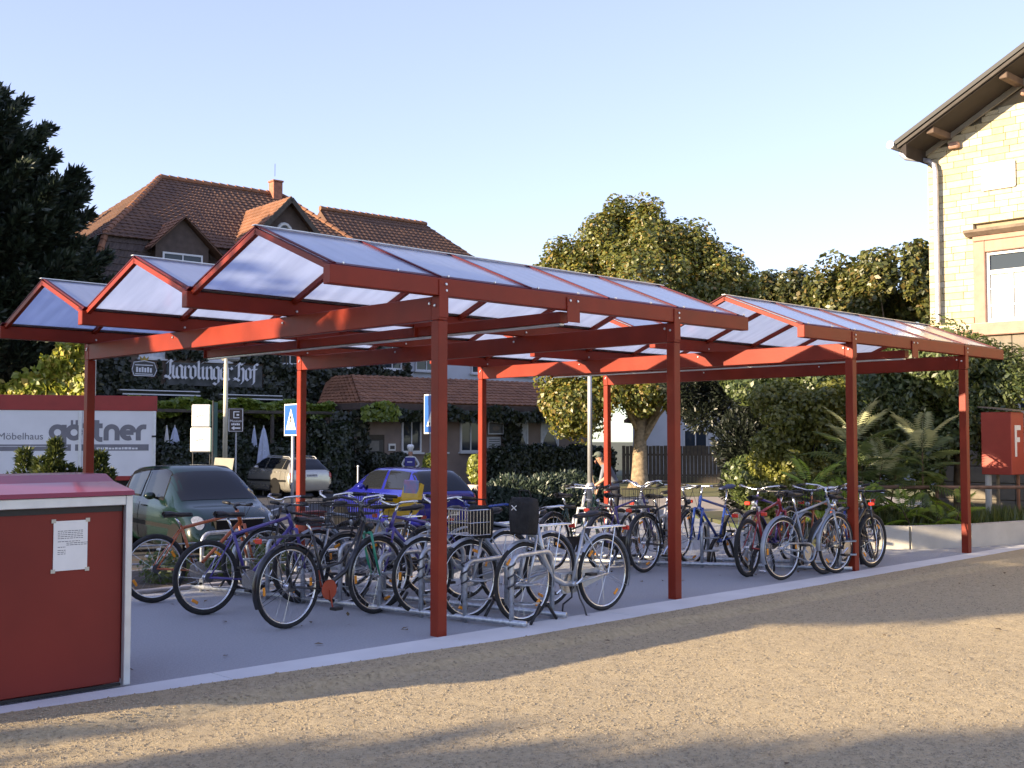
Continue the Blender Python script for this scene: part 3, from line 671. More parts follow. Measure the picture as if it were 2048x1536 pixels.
# ---- galvanised racks: rail, hoops and wheel-holder loops
def rack(label, p, q, n, flip=1):
    p, q = Vector((*p, 0)), Vector((*q, 0)); d = (q-p).normalized(); nrm = Vector((-d.y, d.x, 0)); nrm = nrm if nrm.x > 0 else -nrm
    t = empty('bike_rack', (p+q)/2); tag(t, label, 'bike rack', 'bike racks'); B = lambda m, nm, mt: m.build(nm, mt, t, smooth=True, world=True)
    for o in (0, .62):
        m = MB(); m.tube([p-d*.15+nrm*o+Vector((0,0,.045)), q+d*.15+nrm*o+Vector((0,0,.045))], .024, 10); B(m, 'base_rail', M_GALV)
    for i in range(n):
        c = p+(q-p)*i/(n-1); h = .60 if i % 2 == 0 else .52; r = .10
        pts = [c+Vector((0,0,.0)), c+Vector((0,0,h-r))]
        for k in range(1, 5): a = PI/2*k/4; pts.append(c+nrm*(r-r*cos(a))+Vector((0,0,h-r+r*sin(a))))
        for k in range(0, 5): a = PI/2*k/4; pts.append(c+nrm*(.62-r+r*sin(a))+Vector((0,0,h-r+r*cos(a))))
        pts.append(c+nrm*.62)
        m = MB(); m.tube(pts, .0225, 10); B(m, 'hoop', M_GALV)
        for z in (.36, .20):
            m = MB(); e = c-d*.20; m.tube([c+Vector((0,0,z)), e+Vector((0,0,z+.01)), e+nrm*.12+Vector((0,0,z+.01)), c+nrm*.10+Vector((0,0,z))], .008, 6); B(m, 'wheel_holder', M_GALV)
        f = c+nrm*.34-d*.1
        for s in (-1, 1): m = MB(); m.tube([f+nrm*s*.20+Vector((0,0,.02)), f+nrm*s*.06+Vector((0,0,.16))], .014, 6); B(m, 'wheel_rest', M_BLACK)
        if i in (0, 1, 2, 5):
            m = MB(); cc = [c+Vector((.032*cos(k*.9), .032*sin(k*.9), .30+.012*k)) for k in range(22)]; m.tube(cc, .008, 5); B(m, 'cable_lock', M_GREYD)
rack('galvanised hoop rack under the first shelter', (6.80,7.02), (6.08,10.95), 9)
rack('galvanised hoop rack under the second shelter', (12.45,7.20), (10.60,10.55), 8)
# ================================================================ CARS
def catmull(P, sub):
    P = np.array(P, float); n = len(P); out = []
    for i in range(n-1):
        p0, p1, p2, p3 = P[max(0,i-1)], P[i], P[i+1], P[min(n-1,i+2)]
        for k in range(sub):
            t = k/sub; out.append(.5*((2*p1)+(-p0+p2)*t+(2*p0-5*p1+4*p2-p3)*t*t+(-p0+3*p1-3*p2+p3)*t**3))
    out.append(P[-1]); return np.array(out)
class Car:
    SUB = 6
    def __init__(s, st):
        s.g = catmull(st, s.SUB); s.n = len(s.g)
    def sec(s, q):                            # half cross-section at station parameter q
        f = q*s.SUB; i = int(min(max(f, 0), s.n-2)); r = s.g[i]+(s.g[i+1]-s.g[i])*(f-i)
        x, zb, zs, zt, wl, ws, wt = r; h = zs-zb; g = zt-zs
        return x, [(wl*.80, zb), (wl*.965, zb+h*.16), (wl*1.0, zb+h*.42), (wl*.998, zb+h*.70), (ws*.985, zs-h*.06), (ws*.955, zs+g*.02),
                   (ws*.955+(wt-ws*.955)*.5, zs+g*.46), (wt, zs+g*.86), (wt*.86, zs+g*.965), (wt*.45, zs+g*.997), (0, zt)]
    def pt(s, q, t, side=1):
        x, c = s.sec(q); t = min(max(t, 0), 10); i = min(int(t), 9); k = t-i
        y = c[i][0]+(c[i+1][0]-c[i][0])*k; z = c[i][1]+(c[i+1][1]-c[i][1])*k
        return Vector((x, side*y, z))
    def nrm(s, q, t, side):
        a = s.pt(q+.03, t, side)-s.pt(q-.03, t, side); b = s.pt(q, t+.08, side)-s.pt(q, t-.08, side); n = a.cross(b)
        c = Vector((0,0,.75)); p = s.pt(q, t, side); n.normalize()
        return n if n.dot(p-Vector((p.x*.8,0,.7))) > 0 else -n
    def patch(s, m, q0, q1, t0, t1, side=1, off=.006, nu=10, nv=6, q0b=None, q1b=None):   # a panel lying on the body; q0b,q1b at its top edge
        q0b = q0 if q0b is None else q0b; q1b = q1 if q1b is None else q1b; vs = []
        for j in range(nv+1):
            v = j/nv; a = q0+(q0b-q0)*v; b = q1+(q1b-q1)*v; t = t0+(t1-t0)*v
            for i in range(nu+1): q = a+(b-a)*i/nu; vs.append(s.pt(q, t, side)+s.nrm(q, t, side)*off)
        k = nu+1; f = [(j*k+i, j*k+i+1, (j+1)*k+i+1, (j+1)*k+i) for j in range(nv) for i in range(nu)]
        if side < 0: f = [g[::-1] for g in f]
        m.add(vs, f)
    def top(s, m, q0, q1, t0, off=.006, nu=8, nv=10, t0b=None):         # a panel across the top (windscreen, hatch glass)
        t0b = t0 if t0b is None else t0b; vs = []
        for j in range(nu+1):
            q = q0+(q1-q0)*j/nu; tt = t0+(t0b-t0)*j/nu
            for i in range(nv+1):
                u = -1+2*i/nv; t = tt+(10-tt)*(1-abs(u)); sd_ = 1 if u >= 0 else -1
                vs.append(s.pt(q, t, sd_)+s.nrm(q, min(t, 9.6), sd_)*off)
        k = nv+1; m.add(vs, [(j*k+i, j*k+i+1, (j+1)*k+i+1, (j+1)*k+i) for j in range(nu) for i in range(nv)])
    def disc(s, m, qc, tc, rq, rt, side, off=.008, n=18):
        vs = [s.pt(qc,tc,side)+s.nrm(qc,tc,side)*(off+.012)]+[s.pt(qc+rq*cos(2*PI*k/n),tc+rt*sin(2*PI*k/n),side)+s.nrm(qc+rq*cos(2*PI*k/n),tc+rt*sin(2*PI*k/n),side)*off for k in range(n)]
        m.add(vs, [(0,1+k,1+(k+1)%n) for k in range(n)])
    def body(s):
        m = MB(); k = 21; q = [i/s.SUB for i in range(s.n)]
        for a in q: m.v.extend([tuple(s.pt(a, t, 1)) for t in range(11)]+[tuple(s.pt(a, t, -1)) for t in range(9, -1, -1)])
        m.f = [(i*k+j, i*k+j+1, (i+1)*k+j+1, (i+1)*k+j) for i in range(s.n-1) for j in range(k-1)]+[tuple(range(k-1, -1, -1)), tuple((s.n-1)*k+j for j in range(k))]
        m.f += [(i*k, (i+1)*k, (i+1)*k+k-1, i*k+k-1) for i in range(s.n-1)]; m.mi = [0]*len(m.f); return m
M_TRIM = mat('bumper_plastic', (.010,.010,.011), .6, 0, .1, 20, spec=.15); M_TAIL = mat('tail_lens', (.40,.012,.012), .2, 0, .1, 30, coat=.7)
M_PLATE = mat('plate_white', (.75,.75,.72), .4); M_ALLOY = mat('alloy_rim', (.55,.56,.58), .3, .8, .08, 20)
def car_wheel(par, x, y, r, side, spokes):
    m = MB(); m.lathe((x,y,r),(0,side,0),[(r*.62,-.16),(r*.93,-.17),(r,-.13),(r,-.05),(r*.94,-.012),(r*.66,.0)],28); t = m.build('wheel', M_RUB, par, smooth=True); fix(t)
    m = MB(); m.torus((x,y-side*.01,r),(0,1,0),r*.63,.014,28,6); m.lathe((x,y-side*.02,r),(0,side,0),[(r*.2,0),(r*.16,.022)],12)
    for k in range(spokes):
        a = 2*PI*k/spokes+.3; m.beam((x+.05*cos(a),y-side*.012,r+.05*sin(a)),(x+r*.62*cos(a),y-side*.018,r+r*.62*sin(a)),.07 if spokes < 8 else .035,.018,up=(0,1,0))
    m.build('rim', M_ALLOY, t)
    m = MB(); m.lathe((x,y-side*.06,r),(0,side,0),[(r*.62,0),(r*.6,.01)],20); m.build('brake_disc', M_GREYD, t)
def car(name, label, pos, heading, st, pm, wx, wr, windows, screen, hatch, lamps, tails, spokes, plate_f, plate_r, extra=None, grille=None):
    e = empty(name, pos, heading); tag(e, label, 'car', 'parked cars'); c = Car(st)
    o = c.body().build('body', pm, e, smooth=True); fix(o, 50)
    W = max(r[4] for r in st)
    for x in wx:
        for sd_ in (1, -1):
            m = MB(); m.lathe((x, sd_*(W*.90), wr),(0,sd_,0),[(wr*1.17,0),(wr*1.17,W*.108)],32); m.build('wheel_arch', M_TRIM, e)
            car_wheel(e, x, sd_*(W*.995), wr, sd_, spokes)
    for sd_ in (1, -1):
        for (q0,q1,a,b,q0b,q1b) in windows:
            m = MB(); c.patch(m, q0-.04, q1+.04, a-.12, b+.1, sd_, .003, q0b=q0b-.04, q1b=q1b+.04); f = m.build('window_frame', M_TRIM, e, smooth=True)
            m = MB(); c.patch(m, q0, q1, a, b, sd_, .007, q0b=q0b, q1b=q1b); m.build('window', M_GLASS, f, smooth=True)
        for nm, mt_, (q0,q1,a,b) in lamps:
            m = MB(); (c.disc(m, (q0+q1)/2, (a+b)/2, (q1-q0)/2, (b-a)/2, sd_) if nm == 'headlight' else c.patch(m, q0, q1, a, b, sd_, .008)); m.build(nm, mt_, e, smooth=True)
        m = MB(); qm = screen[0]+.1
        p = c.pt(screen[1]-.25, 5.3, sd_); m.ell(p+Vector((0,sd_*.13,.05)), .07, .10, .065, 12, 8); m.tube([p, p+Vector((0,sd_*.1,.03))], .018, 6); m.build('wing_mirror', pm, e, smooth=True)
        for (q0,q1,a,b,_,_) in windows[:2]:
            for q in (q0-.12,):
                m = MB(); m.tube([c.pt(q, t, sd_)+c.nrm(q,t,sd_)*.001 for t in (1.2,2,3,4,4.9)], .0045, 4); m.build('door_gap', M_TRIM, e)
            m = MB(); q = q0+.10; p = c.pt(q, 4.1, sd_)+Vector((0,sd_*.015,0)); p2 = c.pt(q+.28, 4.1, sd_)+Vector((0,sd_*.015,0)); m.tube([p, p2], .014, 6); m.build('door_handle', pm, e, smooth=True)
        m = MB(); c.patch(m, 1.6, len(st)-3.2, 2.25, 2.6, sd_, .007, nu=20, nv=1); m.build('rubbing_strip', M_TRIM, e)
    m = MB(); c.top(m, screen[1]+.03, screen[0]-.03, 6.6, .005, t0b=7.2); m.build('windscreen', M_GLASS, e, smooth=True)
    m = MB(); c.top(m, hatch[0], hatch[1], 6.0, .007, t0b=7.0); m.build('rear_window', M_GLASS, e, smooth=True)
    n = len(st)-1
    for q0, q1, nm in ((.15,.8,'rear_bumper'),(n-.8,n-.12,'front_bumper')):
        m = MB()
        for sd_ in (1,-1): c.patch(m, q0, q1, .6, 2.0, sd_, .012, nu=6, nv=3)
        m.build(nm, M_TRIM, e, smooth=True)
    xr = st[0][0]; xf = st[-1][0]
    if plate_f:
        m = MB(); m.box((xf+.004,-.26,plate_f-.055),(xf+.016,.26,plate_f+.055)); pl = m.build('number_plate', M_PLATE, e)
    m = MB(); m.box((xr-.040,-.26,plate_r-.055),(xr-.014,.26,plate_r+.055)); pl = m.build('number_plate', M_PLATE, e)
    for k in range(7):
        m = MB(); m.box((xr-.043,-.20+k*.055,plate_r-.03),(xr-.0405,-.165+k*.055,plate_r+.03)); m.build('plate_character', M_PRINT, pl)
    if grille:
        m = MB(); z0, z1, w_ = grille; m.bbox((xf-.14,-w_,z0),(xf+.012,w_,z1),.01); g = m.build('grille', M_TRIM, e)
        m = MB(); m.bbox((xf-.10,-w_-.03,z1+.004),(xf+.012,w_+.03,z1+.032),.006); m.build('chrome_strip', M_STEEL, g)
    return e, c
def hd(r, f): v = rf(r, f); return math.atan2(v.y, v.x)
P_CG = mat('dark_green_car_paint', (.003,.014,.010), .25, 0, .05, 8, coat=.5); P_CB = mat('blue_car_paint', (.014,.018,.26), .22, .3, .05, 8, coat=1); P_CS = mat('silver_car_paint', (.46,.44,.39), .26, .6, .04, 8, coat=1)
# small dark green car, nose towards us
st = [(-1.79,.34,.62,.68,.70,.72,.64),(-1.74,.25,.90,1.04,.83,.81,.66),(-1.58,.22,.95,1.44,.855,.83,.59),(-1.25,.20,.95,1.54,.86,.84,.60),(-.4,.20,.93,1.575,.86,.85,.61),(.30,.20,.92,1.52,.86,.85,.60),
      (1.02,.20,.90,1.00,.86,.84,.70),(1.40,.21,.80,.88,.85,.80,.62),(1.66,.24,.66,.74,.82,.76,.58),(1.80,.30,.46,.58,.70,.68,.52)]
hx = hd(.62,-.79); hv = Vector((cos(hx), sin(hx), 0))
p = rf(-5.55, 19.0, ZS); p = p-hv*1.18+Vector((-sin(hx), cos(hx), 0))*.84
car('green_car', 'small dark green car parked nose out behind the red cabinet', p, hx, st, P_CG, (1.18,-1.24), .30,
    [(2.3,3.75,5.4,7.35,2.6,3.8),(3.95,5.2,5.4,7.35,3.95,5.05)], (6.0,5.08), (1.1,2.0), [('headlight',M_LAMP,(7.5,8.55,4.4,7.0)),('tail_light',M_TAIL,(.9,1.35,3.0,6.0))], None, 5, .47, .62, 'green', (.55,.70,.42))
# blue hatchback, tail towards us
st = [(-1.93,.34,.60,.66,.70,.72,.66),(-1.88,.24,.86,.94,.80,.80,.68),(-1.55,.21,.92,1.32,.83,.81,.58),(-1.18,.2,.92,1.43,.84,.82,.58),(-.25,.2,.9,1.455,.84,.82,.58),(.35,.2,.89,1.40,.84,.82,.57),
      (1.05,.2,.88,.97,.84,.81,.68),(1.58,.22,.76,.84,.83,.76,.60),(1.84,.26,.62,.68,.78,.70,.54),(1.96,.33,.46,.54,.66,.64,.5)]
hx = hd(-.616,.788); hv = Vector((cos(hx), sin(hx), 0)); p = rf(-2.02, 24.4, ZS-.06)+hv*1.93+Vector((sin(hx), -cos(hx), 0))*.80
bc, cc = car('blue_car', 'bright blue hatchback behind the bikes, seen from its rear left corner', p, hx, st, P_CB, (1.22,-1.20), .30,
    [(2.45,3.65,5.4,7.3,2.75,3.68),(3.85,5.3,5.4,7.3,3.85,5.0)], (6.0,5.08), (1.08,2.5), [('headlight',M_LAMP,(7.4,8.5,4.0,6.8)),('tail_light',M_TAIL,(.55,1.05,3.4,6.2))], None, 7, None, .50)
m = MB(); m.torus((-1.925,0,.80),(1,0,-.12),.055,.009,20,6); m.tube([(-1.93,-.035,.83),(-1.935,-.012,.765),(-1.93,0,.80),(-1.935,.012,.765),(-1.93,.035,.83)],.006,4); m.build('tailgate_emblem', M_STEEL, bc, smooth=True)
# silver estate car, tail towards us
st = [(-2.27,.34,.60,.66,.72,.74,.66),(-2.22,.24,.86,.95,.83,.82,.66),(-1.95,.21,.93,1.22,.865,.84,.60),(-1.62,.2,.93,1.385,.87,.85,.58),(-.5,.2,.92,1.43,.875,.85,.58),(.15,.2,.91,1.38,.875,.85,.57),
      (.95,.2,.90,.97,.87,.84,.70),(1.65,.22,.80,.88,.86,.80,.62),(2.1,.25,.66,.72,.82,.72,.56),(2.27,.32,.48,.56,.68,.64,.5)]
hx = hd(-.63,.777); hv = Vector((cos(hx), sin(hx), 0)); p = rf(-7.60, 39.0, ZS)+hv*2.27+Vector((sin(hx), -cos(hx), 0))*.87
ec, cc = car('silver_car', 'silver estate car with roof rails parked in front of the dark hedge', p, hx, st, P_CS, (1.36,-1.30), .32,
    [(2.0,2.9,5.4,7.2,2.6,2.95),(3.05,4.05,5.4,7.2,3.05,4.05),(4.2,5.4,5.4,7.2,4.2,5.0)], (6.0,5.08), (1.08,2.6), [('headlight',M_LAMP,(7.4,8.5,4.0,6.8)),('tail_light',M_TAIL,(.45,1.0,3.4,6.0))], None, 10, None, .78)
for s in (1, -1):
    m = MB(); m.tube([cc.pt(2.75, 8.0, s)+Vector((0,0,.0)), cc.pt(3.0, 8.0, s)+Vector((0,0,.045)), cc.pt(4.6, 8.0, s)+Vector((0,0,.045)), cc.pt(4.85, 8.0, s)], .014, 6); m.build('roof_rail', M_ALU, ec)
# ---- box truck of the furniture shop, seen side on
bt = empty('box_truck', rf(-12.43, 30.3, ZS)); bt.rotation_euler.z = hd(.954, .300)
tag(bt, 'white box truck body with red top band and grey furniture shop lettering', 'truck')
M_TW = mat('truck_white_panel', (.70,.71,.72), .45, 0, .04, 2); M_TR = mat('truck_red_band', (.28,.025,.02), .45, 0, .1, 4); M_TG = mat('truck_grey_print', (.17,.17,.19), .5, 0, .06, 6)
zt = 3.14; zb = 1.06
m = MB(); m.bbox((-5.0,-1.2,zb),(2.86,1.2,zt),.02); m.build('box_body', M_TW, bt)
m = MB(); m.bbox((-5.02,-1.222,zt-.37),(2.90,1.222,zt+.02),.012); m.build('roof_band', M_TR, bt)
m = MB(); m.bbox((-5.02,-1.215,zb-.10),(2.88,1.215,zb+.02),.01); m.build('lower_rail', M_TR, bt)
for x in (2.80, .98):
    m = MB(); m.bbox((x,-1.235,zb+.02),(x+.075,-1.2,zt-.372),.006); m.build('corner_post', M_ALU, bt)
m = MB(); m.bbox((2.77,-1.25,2.08),(2.88,-1.235,2.13),.004); m.build('door_hinge', M_BLACK, bt)
for x0, x1 in ((-4.6,.80),(.90,2.70)):
    m = MB(); m.box((x0,-1.2035,1.735),(x1,-1.2005,1.90)); m.build('grey_stripe', M_TG, bt)
m = MB(); m.box((-4.6,-1.2045,1.845),(.72,-1.2036,1.858)); m.build('stripe_line', M_TW, bt)
for x in (-3.6, 1.5):
    for s in (-1,1):
        m = MB(); m.lathe((x,s*1.0,.46),(0,s,0),[(.28,-.22),(.44,-.22),(.46,-.18),(.46,-.04),(.43,0),(.28,.02)],24); wo = m.build('wheel', M_RUB, bt, smooth=True)
m = MB(); m.box((-5,-.45,.62),(2.8,.45,.95)); m.build('chassis', M_GREYD, bt)
m = MB(); m.bbox((-7.2,-1.1,.55),(-5.15,1.1,2.75),.12); m.build('cab', M_TW, bt)
put_text('small_lettering', 'Möbelhaus', .25, M_TG, bt, (-.40,-1.204,2.10), (1,0,0), depth=.002)
def nib(m, strokes, w, y, org, sc, ang=None, th=.004, cap=True):
    """flat pen strokes on a wall at local y; ang: broad nib held at that angle, else a round stroke of width w"""
    for stn, k in zip(strokes, range(99)):
        y_ = y-.0004*k
        P = [Vector((org[0]+px*sc, 0, org[1]+pz*sc)) for px, pz in stn]
        if ang is not None:
            n = Vector((cos(ang), 0, sin(ang)))*w/2
            for a, b in zip(P, P[1:]):
                q = [a-n, a+n, b+n, b-n]
                if (q[1]-q[0]).cross(q[2]-q[0]).y > 0: q = q[::-1]
                m.prism([(p.x,y_,p.z) for p in q][::-1], (0,-th,0)); y_ -= .0002
        else:
            L = []; Rr = []
            for i, p in enumerate(P):
                d = (P[min(len(P)-1,i+1)]-P[max(0,i-1)]).normalized(); s_ = Vector((-d.z,0,d.x))*w/2; L.append(p+s_); Rr.append(p-s_)
            n = len(P); vs = [(p.x,y_-th,p.z) for p in L]+[(p.x,y_-th,p.z) for p in Rr]; m.add(vs, [(i,i+1,n+i+1,n+i) for i in range(n-1)])
def arc(cx, cz, r, a0, a1, n=14, rz=None): return [(cx+r*cos(R_(a0+(a1-a0)*i/n)), cz+(rz or r)*sin(R_(a0+(a1-a0)*i/n))) for i in range(n+1)]
G = {'g': ([arc(.42,.5,.36,0,360,24), [(.80,.98),(.80,-.25)]+arc(.50,-.25,.30,0,-90,6)+[(-.1,-.55)]], 1.02), 'o': ([arc(.42,.5,.36,0,360,24), [(.22,1.12),(.36,1.12)], [(.50,1.12),(.64,1.12)]], .98),
     't': ([[(.2,1.28),(.2,.30)]+arc(.44,.30,.24,180,270,5)+[(.55,.06)], [(0,.92),(.55,.92)]], .66), 'n': ([[(.14,.0),(.14,.55)]+arc(.47,.55,.33,180,0,12)+[(.80,.0)]], 1.06),
     'e': ([[(.12,.50),(.78,.50)], arc(.45,.5,.36,0,300,20)], .98), 'r': ([[(.14,0),(.14,.55)]+arc(.46,.55,.32,180,80,7)+[(.62,.86)]], .66)}
x = .30
for ch in 'gottner':
    sts, adv = G[ch]; m = MB(); nib(m, sts, .125, -1.2015, (x, 2.0), .41); m.build('letter', M_TG, bt); x += adv*.388
m = MB(); x = 1.42                             # the small print is not legible in the photograph: short strokes only
while x < 2.42: l = random.uniform(.03,.08); m.box((x,-1.2052,1.768),(x+l,-1.2038,1.768+random.uniform(.04,.06))); x += l+.018
o = m.build('small_print', M_TW, bt); o['kind'] = 'stuff'
# ================================================================ INN
M_TILE = mat('clay_roof_tile', (.155,.080,.046), .85, 0, .25, 2.3, col2=(.095,.053,.036), bump=.1, bscale=30)
M_TILE2 = mat('red_roof_tile', (.25,.115,.060), .85, 0, .25, 2.3, bump=.1, bscale=30)
M_PLAS = mat('brown_plaster', (.25,.195,.165), .9, 0, .14, 1.5, bump=.15, bscale=30); M_DARKT = mat('dark_hung_tile', (.085,.062,.052), .85, 0, .2, 4)
M_WHW = mat('white_render', (.58,.60,.64), .9, 0, .06, 1.2); M_WFR = mat('white_window_frame', (.66,.67,.68), .5, 0, .05, 5); M_CURT = mat('net_curtain', (.55,.58,.62), .8, 0, .15, 6)
M_BRICK = mat('chimney_brick', (.33,.14,.09), .9, 0, .25, 7, bump=.3, bscale=20); M_WOOD = mat('weathered_board', (.075,.062,.05), .85, 0, .25, 6, bump=.2, bscale=25)
def tiled(m, a, b, c, d, row=.34, wave=.30, amp=.022, lift=.035):      # a,b lower edge, c above b, d above a
    a, b, c, d = map(Vector, (a, b, c, d)); n = (b-a).cross(d-a).normalized(); h = max((d-a).length, (c-b).length); nr = max(2, int(h/row)); ux = (b-a).normalized()
    for i in range(nr):
        t0, t1 = i/nr, min(1, (i+1.12)/nr); L0, R0 = a+(d-a)*t0, b+(c-b)*t0; L1, R1 = a+(d-a)*t1, b+(c-b)*t1
        w_ = max((R0-L0).length, .05); k = max(1, int(w_/(wave/3)))
        vs = []
        for (L, R, z) in ((L0, R0, 0.), (L0, R0, lift), (L1, R1, 0.)):
            for j in range(k+1):
                p = L+(R-L)*j/k; u = (p-a).dot(ux); wv = amp*sin(2*PI*u/wave) if z or L is L1 else 0; vs.append(p+n*(z+wv+.004+(.012*mnoise.noise(p*1.7))))
        q = k+1; m.add(vs, [(r*q+j, r*q+j+1, (r+1)*q+j+1, (r+1)*q+j) for r in range(2) for j in range(k)])
def roof_part(slopes, mt_, par, **k):
    m = MB()
    for s in slopes: tiled(m, *s, **k)
    o = m.build('roof_tiles', mt_, par); o['kind'] = 'stuff'; return o
def window(par, x0, x1, z0, z1, y, mull=1, bars=0, fr=.07, sill=True, nx=-1, glass=None, curtain=False):    # in a wall facing -y
    m = MB(); d = .05
    for a in ((x0,z0,x1,z0+fr),(x0,z1-fr,x1,z1),(x0,z0+fr,x0+fr,z1-fr),(x1-fr,z0+fr,x1,z1-fr)): m.box((a[0],y-d,a[1]),(a[2],y+.02,a[3]))
    f = m.build('window', M_WFR, par)
    m = MB(); m.box((x0+fr,y-.012,z0+fr),(x1-fr,y+.01,z1-fr)); m.build('pane', glass or M_GLAZ, f)
    for k in range(mull):
        x = x0+(x1-x0)*(k+1)/(mull+1); m = MB(); m.box((x-.025,y-.04,z0+fr+.002),(x+.025,y-.0125,z1-fr-.002)); m.build('mullion', M_WFR, f)
    for k in range(bars):
        z = z0+(z1-z0)*(k+1)/(bars+1); m = MB(); m.box((x0+fr+.002,y-.034,z-.02),(x1-fr-.002,y-.0127,z+.02)); m.build('glazing_bar', M_WFR, f)
    if sill: m = MB(); m.box((x0-.08,y-.14,z0-.07),(x1+.08,y+.01,z0-.003)); m.build('sill', M_WFR, f)
    if curtain:
        m = MB(); n = 16; vs = []
        for i in range(n+1):
            x = x0+fr+(x1-x0-2*fr)*i/n; vs += [(x,y-.0135-.002*(i%2),z1-fr-.002),(x,y-.0135-.002*(i%2),z0+fr+(z1-z0)*(.12+.5*abs(sin(i*PI/n))))]
        m.add(vs, [(2*i,2*i+1,2*i+3,2*i+2) for i in range(n)]); m.build('curtain', M_CURT, f)
    return f
HC = rf(-15.7, 42.8, ZS); HANG = hd(.768, .64)
inn = empty('inn', HC, HANG); tag(inn, 'big brown inn with tiled mansard roof, dormers and creeper behind the shelter', 'building')
B = lambda m, n, mt, p=None: m.build(n, mt, p or inn)
EV, BR, RG = 7.2, 9.9, 13.55
m = MB(); m.box((.05,.05,0),(14.35,11,EV)); B(m, 'wall', M_PLAS)
m = MB(); m.box((-.55,-.55,EV-.16),(14.95,11.5,EV-.001)); B(m, 'eaves_board', M_DARKT)
b0 = [(-.5,-.5,EV),(14.9,-.5,EV),(14.9,11.5,EV),(-.5,11.5,EV)]; b1 = [(.62,.62,BR),(13.8,.62,BR),(13.8,10.4,BR),(.62,10.4,BR)]; r0, r1 = (4.78,5.5,RG), (10.75,5.5,RG)
m = MB(); m.add([*b0,*b1,r0,r1], [(0,1,5,4),(1,2,6,5),(2,3,7,6),(3,0,4,7),(4,5,9,8),(5,6,9),(6,7,8,9),(7,4,8)])
m.v = [(x,y,z-.03) for x,y,z in m.v]; rf_ = B(m, 'roof', M_TILE)
o = roof_part([(b0[0],b0[1],b1[1],b1[0]),(b0[3],b0[0],b1[0],b1[3]),(b0[1],b0[2],b1[2],b1[1])], M_DARKT, inn)
up = [tuple(Vector(p)+Vector(((-1 if p[0]<7 else 1)*.18,(-1 if p[1]<5 else 1)*.18,-.06))) for p in b1]
roof_part([(up[0],up[1],r1,r0),(up[3],up[0],r0,r0),(up[1],up[2],r1,r1)], M_TILE, inn)
for p, q in ((r0,r1),(b1[0],r0),(b1[1],r1),(b0[0],b1[0]),(b0[1],b1[1])):    # ridge and hip tiles
    m = MB(); p, q = Vector(p), Vector(q); n = int((q-p).length/.38)
    for k in range(n): a = p+(q-p)*k/n; e = p+(q-p)*(k+1.1)/n; m.tube([a+Vector((0,0,.05)), e+Vector((0,0,.03))], [.14,.115], 7)
    o = m.build('hip_tiles', M_TILE2, inn); o['kind'] = 'stuff'
# cross gable with oval window
gx, gz_ = 8.02, 12.2
m = MB(); m.prism([(5.25,-.12,7.0),(10.85,-.12,7.0),(10.85,-.12,9.05),(gx,-.12,gz_-.18),(5.25,-.12,9.05)], (0,.9,0)); B(m, 'gable', M_DARKT)
rl = ((4.9,.9,8.85),(4.9,-.45,8.85),(gx,-.45,gz_),(gx,3.9,gz_)); rr_ = ((11.2,-.45,8.85),(11.2,.9,8.85),(gx,3.9,gz_),(gx,-.45,gz_))
m = MB(); 
for q in (rl, rr_): m.prism(q, (0,0,-.10))
B(m, 'gable_roof', M_TILE); roof_part([rl, rr_], M_TILE2, inn)
for q in ((rl[1], rl[2]), (rr_[0], rr_[3])):
    m = MB(); m.beam(Vector(q[0])+Vector((0,-.03,-.12)), Vector(q[1])+Vector((0,-.03,-.12)), .05, .2); B(m, 'bargeboard', M_WOOD)
m = MB(); n = 16; ring = [(gx-.15+.36*cos(2*PI*i/n), -.16, 10.55+.5*sin(2*PI*i/n)) for i in range(n)]; m.tube(ring+ring[:2], .075, 6); ow_ = B(m, 'oval_window', M_WFR)
m = MB(); m.prism([(gx-.15+.34*cos(2*PI*i/n), -.135, 10.55+.48*sin(2*PI*i/n)) for i in range(n)][::-1], (0,.01,0)); B(m, 'pane', M_GLAZ, ow_)
# small hooded dormer
m = MB(); m.box((2.35,-.02,7.5),(4.55,1.6,9.62)); dm = B(m, 'dormer', M_DARKT)
m = MB(); m.prism([(2.3,-.02,9.62),(4.6,-.02,9.62),(3.45,-.02,10.72)], (0,.7,0)); B(m, 'dormer_gable', M_DARKT)
dl = ((2.05,.3,9.45),(2.05,-.3,9.45),(3.45,-.3,10.82),(3.45,1.9,10.82)); dr = ((5.1,-.3,9.35),(5.1,.3,9.35),(3.45,1.9,10.82),(3.45,-.3,10.82))
m = MB()
for q in (dl, dr): m.prism(q, (0,0,-.06))
B(m, 'dormer_roof', M_TILE); roof_part([dl, dr], M_TILE2, inn)
window(inn, 2.62, 4.28, 8.0, 9.35, -.04, mull=1, sill=False)
for x in (3.6, 9.3, 11.9): pass
def chimney(x, y, z0, z1):
    m = MB(); m.bbox((x-.24,y-.24,z0),(x+.24,y+.24,z1),.02); c = B(m, 'chimney', M_BRICK)
    m = MB(); m.bbox((x-.28,y-.28,z1+.001),(x+.28,y+.28,z1+.09),.02); m.build('chimney_cap', M_BRICK, c)
chimney(10.35, 5.3, 12.6, 14.1); chimney(.55, 6.6, 10.2, 12.35)
m = MB(); m.tube([(10.3,5.3,14.4),(10.3,5.3,15.0)], .012, 4); B(m, 'aerial', M_GREYD)
for x in (1.75, 4.5, 7.75, 10.3, 12.9): window(inn, x, x+1.05, 5.15, 6.5, .03, mull=1, glass=M_CURT if x < 6 else None, sill=True)
for x in (1.0, 3.3, 5.6, 7.6): window(inn, x, x+1.2, 1.2, 2.7, .03, mull=1)
